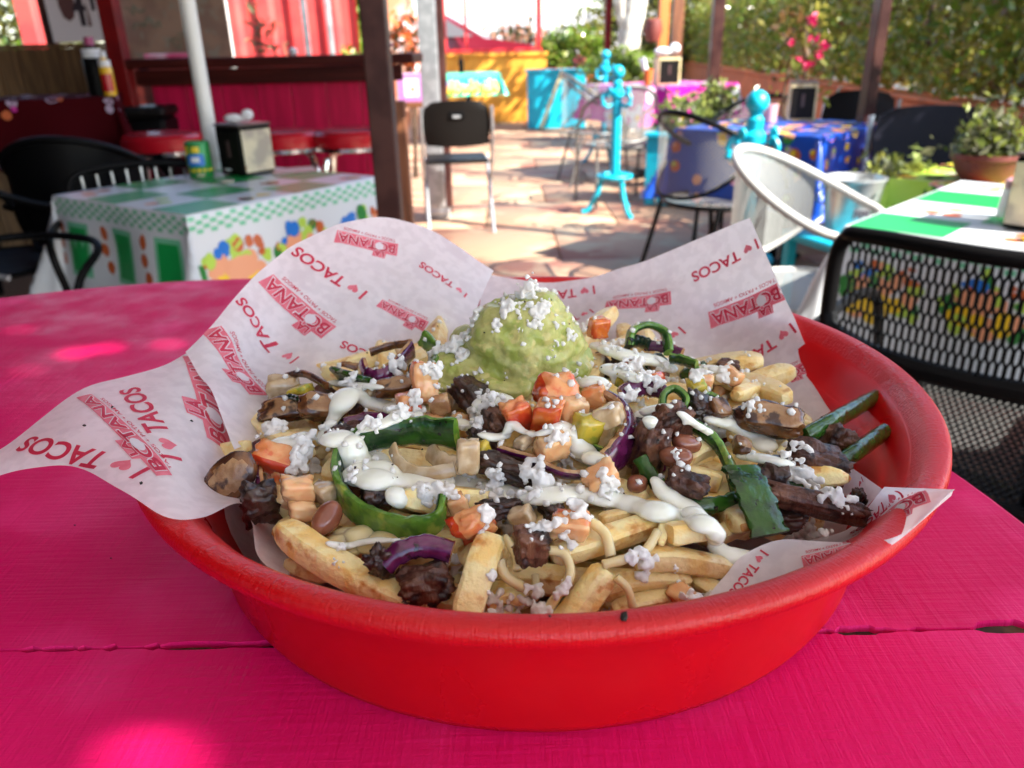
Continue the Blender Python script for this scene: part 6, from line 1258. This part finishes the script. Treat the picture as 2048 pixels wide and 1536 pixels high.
# ------------------------------------------------------------------ crema, draped over whatever lies below
BV = bvh()
def seen(px, py):
    h = BV.ray_cast(CP, ray(px, py).normalized())
    return h if h[0] is not None else (hp(px, py, 5), Vector((0, 0, 1)), 0, 0)
def crema(label, lines, th=1.0):
    mb = MB(); sd = len(label)
    for ln in lines:
        n = max(2, int(sum(math.hypot(ln[i+1][0]-ln[i][0], ln[i+1][1]-ln[i][1]) for i in range(len(ln)-1))/4.5)) if len(ln) > 1 else 1
        C = cr([Vector(q) for q in ln], n) if n > 1 else [Vector(ln[0])]
        D = [(seen(c.x, c.y)[0]-CP).dot(FW) for c in C]; D = [min(D[max(0, i-3):i+4])*.6+.4*sum(D[max(0, i-6):i+7])/len(D[max(0, i-6):i+7]) for i in range(n)]
        for i, (c, t) in enumerate(zip(C, D)):
            p = CP+ray(c.x, c.y)*(t-.0022); e = min(1, .72+.28*min(i, n-1-i)/2) if n > 3 else 1
            r = 1.18*c.z*(t/FPX)*e*(1+.30*noise.noise(Vector((i*.16, sd, ln[0][0]*.1)))); mb.ball(p, r, 6, sc=(1.1, 1.0, .46))
            if i % 4 == 1 and random.random() < .3: mb.ball(p+Vector((random.uniform(-.6, .6)*r, -.45*r, -.55*r)), r*random.uniform(.35, .6), 5)
    o = mesh('crema_drizzle', mb.V, mb.F, m_crema, centre=True); md = o.modifiers.new('join', 'REMESH'); md.mode = 'VOXEL'; md.voxel_size = .00062; sm = o.modifiers.new('soft', 'SMOOTH'); sm.iterations = 14; sm.factor = .5
    me = bpy.data.meshes.new_from_object(o.evaluated_get(bpy.context.evaluated_depsgraph_get())); o.modifiers.clear(); old = o.data; o.data = me; bpy.data.meshes.remove(old); me.polygons.foreach_set('use_smooth', [True]*len(me.polygons)); me.materials.clear(); me.materials.append(m_crema); me.update()
    keep(o, np.array([tuple(v.co+o.location) for v in me.vertices]), [tuple(p.vertices) for p in me.polygons]); return tag(o, label, 'sauce', 'drizzles of pale sauce')
crema('long pale sauce ribbon crossing from the green ring to the right front paper', [[(700, 878, 20), (705, 905, 26), (722, 945, 32), (775, 965, 28), (860, 962, 26), (960, 975, 24), (1060, 995, 22), (1150, 985, 24), (1230, 1000, 24), (1310, 1022, 24), (1385, 1040, 26), (1428, 1062, 18), (1432, 1092, 14), (1465, 1112, 22), (1500, 1115, 18)], [(790, 985, 24), (800, 1010, 16)], [(765, 960, 30), (735, 915, 30)]])
crema('sauce loop around the beef at the back left', [[(640, 880, 12), (668, 835, 12), (690, 800, 22), (700, 785, 16), (745, 805, 18), (800, 822, 16), (835, 830, 14)], [(660, 880, 26), (690, 875, 26)], [(660, 765, 10), (720, 770, 10), (765, 775, 8)], [(800, 832, 18), (760, 850, 12), (720, 862, 10)]])
crema('flat pale sauce patch left of the loop beside the bent fry', [[(555, 885, 16), (590, 885, 20), (610, 870, 12)]])
crema('pointed sauce patch in front of the guacamole foot', [[(955, 812, 14), (985, 800, 20), (1018, 802, 12)], [(945, 838, 10), (960, 850, 12)]])
crema('wavy sauce line under the tomato cluster', [[(920, 845, 18), (935, 855, 18)], [(960, 868, 9), (990, 875, 13), (1012, 868, 10), (1022, 845, 9), (1045, 862, 9), (1075, 868, 8), (1105, 858, 12), (1128, 848, 10), (1145, 865, 14), (1165, 900, 22), (1190, 918, 20), (1215, 925, 12)]])
crema('sauce blob right of the tomato cluster at the guacamole foot', [[(1165, 768, 16), (1190, 765, 20), (1210, 775, 14)]])
crema('thick rounded sauce stroke at the right of the heap', [[(1418, 838, 14), (1450, 845, 18), (1490, 862, 20), (1520, 880, 24), (1532, 895, 20)]])
crema('sauce stroke running down from the beef cube to the green strip', [[(1275, 835, 14), (1300, 822, 14), (1340, 812, 9)], [(1360, 825, 10), (1385, 845, 10), (1420, 865, 10)], [(1300, 840, 14), (1300, 855, 8)]])
crema('sauce stroke behind the wide dark pepper slab', [[(1478, 912, 10), (1510, 915, 14), (1555, 922, 14), (1585, 930, 8)]])
crema('sauce sheet lying under the thin green pepper strip at the right', [[(1308, 955, 8), (1330, 985, 18), (1370, 1015, 22), (1410, 1045, 20)]])
crema('broad sauce stroke behind the guacamole on the right', [[(1190, 690, 14), (1225, 702, 18), (1265, 715, 18), (1310, 722, 18), (1345, 740, 12)], [(1210, 735, 14), (1250, 748, 18), (1275, 760, 12)]])
crema('small sauce stroke at the back right edge of the heap', [[(1395, 742, 10), (1425, 738, 14), (1448, 745, 10), (1440, 762, 6)]])
crema('sauce trace under the green ring at the front left', [[(655, 1085, 8), (690, 1092, 10), (740, 1082, 10), (800, 1080, 8)]])

# ------------------------------------------------------------------ crumbled cheese
BV = bvh()
def ico(sub):
    bm = bmesh.new(); bmesh.ops.create_icosphere(bm, subdivisions=sub, radius=1); V = np.array([tuple(v.co) for v in bm.verts]); F = np.array([[v.index for v in f.verts] for f in bm.faces]); bm.free(); return V, F
IV, IF = ico(1); GR = []
for s in range(8): GR.append(IV*np.array([[1+.9*noise.noise(Vector(v)*1.2+Vector((s*9., 0, 0)))+.6*noise.noise(Vector(v)*2.9+Vector((0, s*9., 0)))] for v in IV]))
crng = np.random.default_rng(5)
def grains(cs, rs):
    V = []; F = []; b = 0
    for c, r in zip(cs, rs):
        q = GR[crng.integers(8)]; a = crng.uniform(0, 6.28, 3); M = np.array(Euler(a).to_matrix()); V.append(q @ M.T*r+np.asarray(c)); F.append(IF+b); b += len(IV)
    return np.concatenate(V), np.concatenate(F).tolist()
def clump(px, py, dpx, label, hgt=.6, tall=0):
    h = seen(px, py); dpx *= 1.15 if 'guacamole' not in label else .95; p, n = h[0], h[1]; s = mpp(p); rad = dpx*.5*s; cnt = int(max(6, (dpx/7.0)**1.9*.62)); cs = []; rs = []
    if n.dot(CP-p) < 0: n = -n
    n = (n+Vector((0, 0, .8))).normalized(); u = n.orthogonal().normalized(); v = n.cross(u)
    for i in range(cnt):
        a = crng.uniform(0, 6.28); r = rad*math.sqrt(crng.uniform(0, 1))*(1+.3*math.sin(a*3+px)); hh = crng.uniform(-.1, 1)*rad*hgt*max(.12, 1-(r/rad)**1.4)+tall*s*max(0, 1-r/rad)*crng.uniform(0, 1); gr = min(rad*.33, crng.uniform(.0008, .0016)*(1.5 if i < cnt*.12 else 1))
        q = p+(u*math.cos(a)+v*math.sin(a))*r; dn = BV.ray_cast(q+n*.012, -n, .03); q = (dn[0] if dn[0] is not None else q)+n*(hh+gr*.5); cs.append(tuple(q)); rs.append(gr)
    if dpx > 24:
        for i in range(max(3, int(dpx/9))):
            a = crng.uniform(0, 6.28); r = rad*.62*crng.uniform(0, 1); q = p+(u*math.cos(a)+v*math.sin(a))*r; dn = BV.ray_cast(q+n*.012, -n, .03); q = (dn[0] if dn[0] is not None else q)+n*rad*.10; cs.append(tuple(q)); rs.append(rad*crng.uniform(.20, .36))
    V, F = grains(cs, rs); o = mesh('cheese_crumble', V, F, m_cot, centre=True); md = o.modifiers.new('join', 'REMESH'); md.mode = 'VOXEL'; md.voxel_size = .00042 if dpx < 60 else .0005; sm = o.modifiers.new('soft', 'SMOOTH'); sm.iterations = 2; sm.factor = .4
    me = bpy.data.meshes.new_from_object(o.evaluated_get(bpy.context.evaluated_depsgraph_get())); o.modifiers.clear(); old = o.data; o.data = me; bpy.data.meshes.remove(old); me.polygons.foreach_set('use_smooth', [True]*len(me.polygons)); me.materials.clear(); me.materials.append(m_cot); me.update(); tag(o, label, 'cheese', 'clumps of crumbled white cheese'); return o
for px, py, d, lb, *ex in ((1058, 592, 64, 'tall pile of white cheese crumbs on top of the guacamole', .9, 62), (1018, 622, 52, 'cheese crumbs on the guacamole crown, left of the tall pile'), (1085, 618, 50, 'cheese crumbs on the guacamole crown, right of the tall pile'), (952, 632, 50, 'cheese crumbs on the upper left shoulder of the guacamole'), (990, 652, 26, 'small crumb near the upper left of the guacamole face'), (1075, 648, 36, 'star shaped crumb in the middle of the guacamole face'), (995, 652, 30, 'crumb left of the middle on the guacamole face'), (912, 690, 60, 'cheese crumbs down the left side of the guacamole'), (928, 715, 44, 'cheese crumbs on the guacamole smear at the left'), (1150, 620, 44, 'cheese crumbs high on the right shoulder of the guacamole'), (1165, 655, 40, 'cheese crumbs down the right shoulder of the guacamole'), (1140, 670, 30, 'crumbs at the right of the guacamole face'), (1112, 688, 20, 'small crumb low at the right of the guacamole face'), (1105, 712, 18, 'lowest small crumb on the guacamole face'), (1045, 615, 24, 'crumb between the crown piles of the guacamole'), (1012, 752, 14, 'tiny crumb at the lower guacamole edge'), (1150, 752, 26, 'crumbs on the tomato top beside the guacamole'),
    (870, 745, 44, 'crumbs on the upright tomato left of the guacamole'), (852, 735, 30, 'crumbs on top of the upright tomato'), (878, 700, 40, 'crumbs beside the dark curled pepper'), (620, 905, 62, 'crumb clump at the left beside the sauce pool'), (600, 930, 50, 'crumb clump on the tomato wedge at the left'), (545, 862, 54, 'crumb clump on the bent fry at the left'), (742, 852, 46, 'crumbs on the big green ring, upper left'), (958, 828, 62, 'crumb clump left of the tomato cluster'), (985, 800, 34, 'crumbs in the pointed sauce patch'), (1022, 1058, 80, 'large crumb clump at the front centre above the beef'), (975, 1030, 40, 'crumbs on the orange wedge'), (918, 1132, 56, 'crumb clump left of the pale front fry'), (1590, 955, 78, 'large cheese lump behind the wide pepper slab', .9), (1650, 1045, 70, 'loose crumb clump on the paper at the lower right'), (1605, 1062, 56, 'crumbs beside the tip of the wide pepper slab'), (1690, 1022, 20, 'single crumb near the paper strip at the right'), (1075, 955, 66, 'crumb clump right of the purple strip above the sauce'), (1130, 960, 56, 'crumb clump left of the pale tomato slab'), (1220, 970, 46, 'crumbs on the pale tomato slab'), (880, 985, 56, 'crumbs inside the lower right of the green ring'), (990, 960, 46, 'crumbs along the sauce line in the middle'), (850, 985, 36, 'crumbs along the sauce inside the green ring'), (1275, 815, 56, 'crumb clump behind the purple onion arc'), (1262, 795, 40, 'crumbs on the dull purple onion'), (1445, 862, 58, 'crumb clump on the thick right sauce stroke'), (1420, 850, 30, 'crumbs on the bright green strip'), (1155, 1020, 46, 'crumbs over the orange dice'), (1185, 1010, 34, 'crumbs on the sauce beside the orange dice'), (1100, 1060, 50, 'crumbs left of the orange dice'), (1285, 1128, 46, 'crumb clump on the tan pointed fry'), (1350, 1135, 18, 'small crumb on the tan pointed fry'), (1408, 1190, 54, 'crumb clump by the paper at the right front'), (1370, 1215, 50, 'crumbs at the front rim right of centre'), (990, 1200, 46, 'crumb clump at the front rim left of the curved strand'), (1075, 1190, 50, 'rounded crumb clump at the front under the curved strand'), (1085, 1222, 40, 'crumbs on the front rim at the foot of the curved strand'), (1215, 1228, 46, 'crumbs at the front rim beside the kinked fry'), (1268, 730, 40, 'crumbs on the broad sauce stroke at the back'), (1235, 690, 40, 'crumbs behind the guacamole at the right'), (1300, 762, 46, 'crumbs on the flat tomato strip at the back right'), (1400, 755, 40, 'crumbs on the yellow dice at the back right'), (1440, 778, 50, 'crumbs before the small fry tip at the right'), (1352, 912, 24, 'crumb on the lower of the touching beans'), (832, 800, 44, 'crumbs above the end of the big green ring'), (800, 825, 40, 'crumbs at the sauce end above the green ring'), (700, 765, 34, 'crumbs at the back left beside the dark pepper piece'), (790, 730, 50, 'crumbs inside the purple half ring'), (900, 660, 34, 'crumbs behind the left of the guacamole'), (945, 955, 30, 'crumbs right of the upright pale dice'), (1110, 880, 40, 'crumbs on the tomato dice framed by sauce'), (705, 955, 30, 'crumbs on the sauce at the left of the green ring'), (680, 1098, 24, 'crumbs on the thick long fry'), (675, 1128, 18, 'lower crumb on the thick long fry'), (1038, 660, 16, 'tiny crumb on the guacamole face'), (1245, 735, 30, 'crumbs beside the small bean'), (1330, 745, 34, 'crumbs on the sauce right of the small bean'), (1500, 815, 30, 'crumbs behind the golden mushroom')):
    clump(px, py, d, lb, *(ex or ()))
cs = []; rs = []
for i in range(550):
    a = crng.uniform(0, 6.28); r = .12*math.sqrt(crng.uniform()); x, y = BC.x+r*math.cos(a), BC.y-.01+r*math.sin(a)*.85; h = BV.ray_cast(Vector((x, y, RIMZ+.2)), Vector((0, 0, -1)))
    if h[0] is not None: g_ = crng.uniform(.0005, .0015); cs.append((x, y, h[0].z+g_*.5)); rs.append(g_)
V, F = grains(cs, rs); o = mesh('loose_crumbs', V, F, m_cot); tag(o, 'fine loose white cheese crumbs scattered over the whole heap', 'cheese', kind='stuff')
cs = []; rs = []
for i in range(90):
    a = crng.uniform(0, 6.28); r = .115*math.sqrt(crng.uniform()); x, y = BC.x+r*math.cos(a), BC.y-.01+r*math.sin(a)*.85; h = BV.ray_cast(Vector((x, y, RIMZ+.2)), Vector((0, 0, -1)))
    if h[0] is not None: cs.append((x, y, h[0].z+.0002)); rs.append(crng.uniform(.00025, .0005))
for (px, py) in ((170, 852), (383, 843), (460, 793), (283, 968), (225, 815)):
    h = bvL.ray_cast(CP, ray(px, py).normalized())
    if h[0] is not None: cs.append(tuple(h[0]+Vector((0, 0, .0003)))); rs.append(.0006)
for (px, py, r) in ((1247, 1234, .0012), (1100, 1232, .0004), (150, 1050, .0004), (222, 1116, .0004)): cs.append(tuple(G(px, py, RIMZ+.001 if px > 400 else TZ+.0003))); rs.append(r)
V, F = grains(cs, rs); o = mesh('pepper_specks', V, F, m_pepper); tag(o, 'tiny black pepper specks on the food and paper', 'seasoning', kind='stuff')
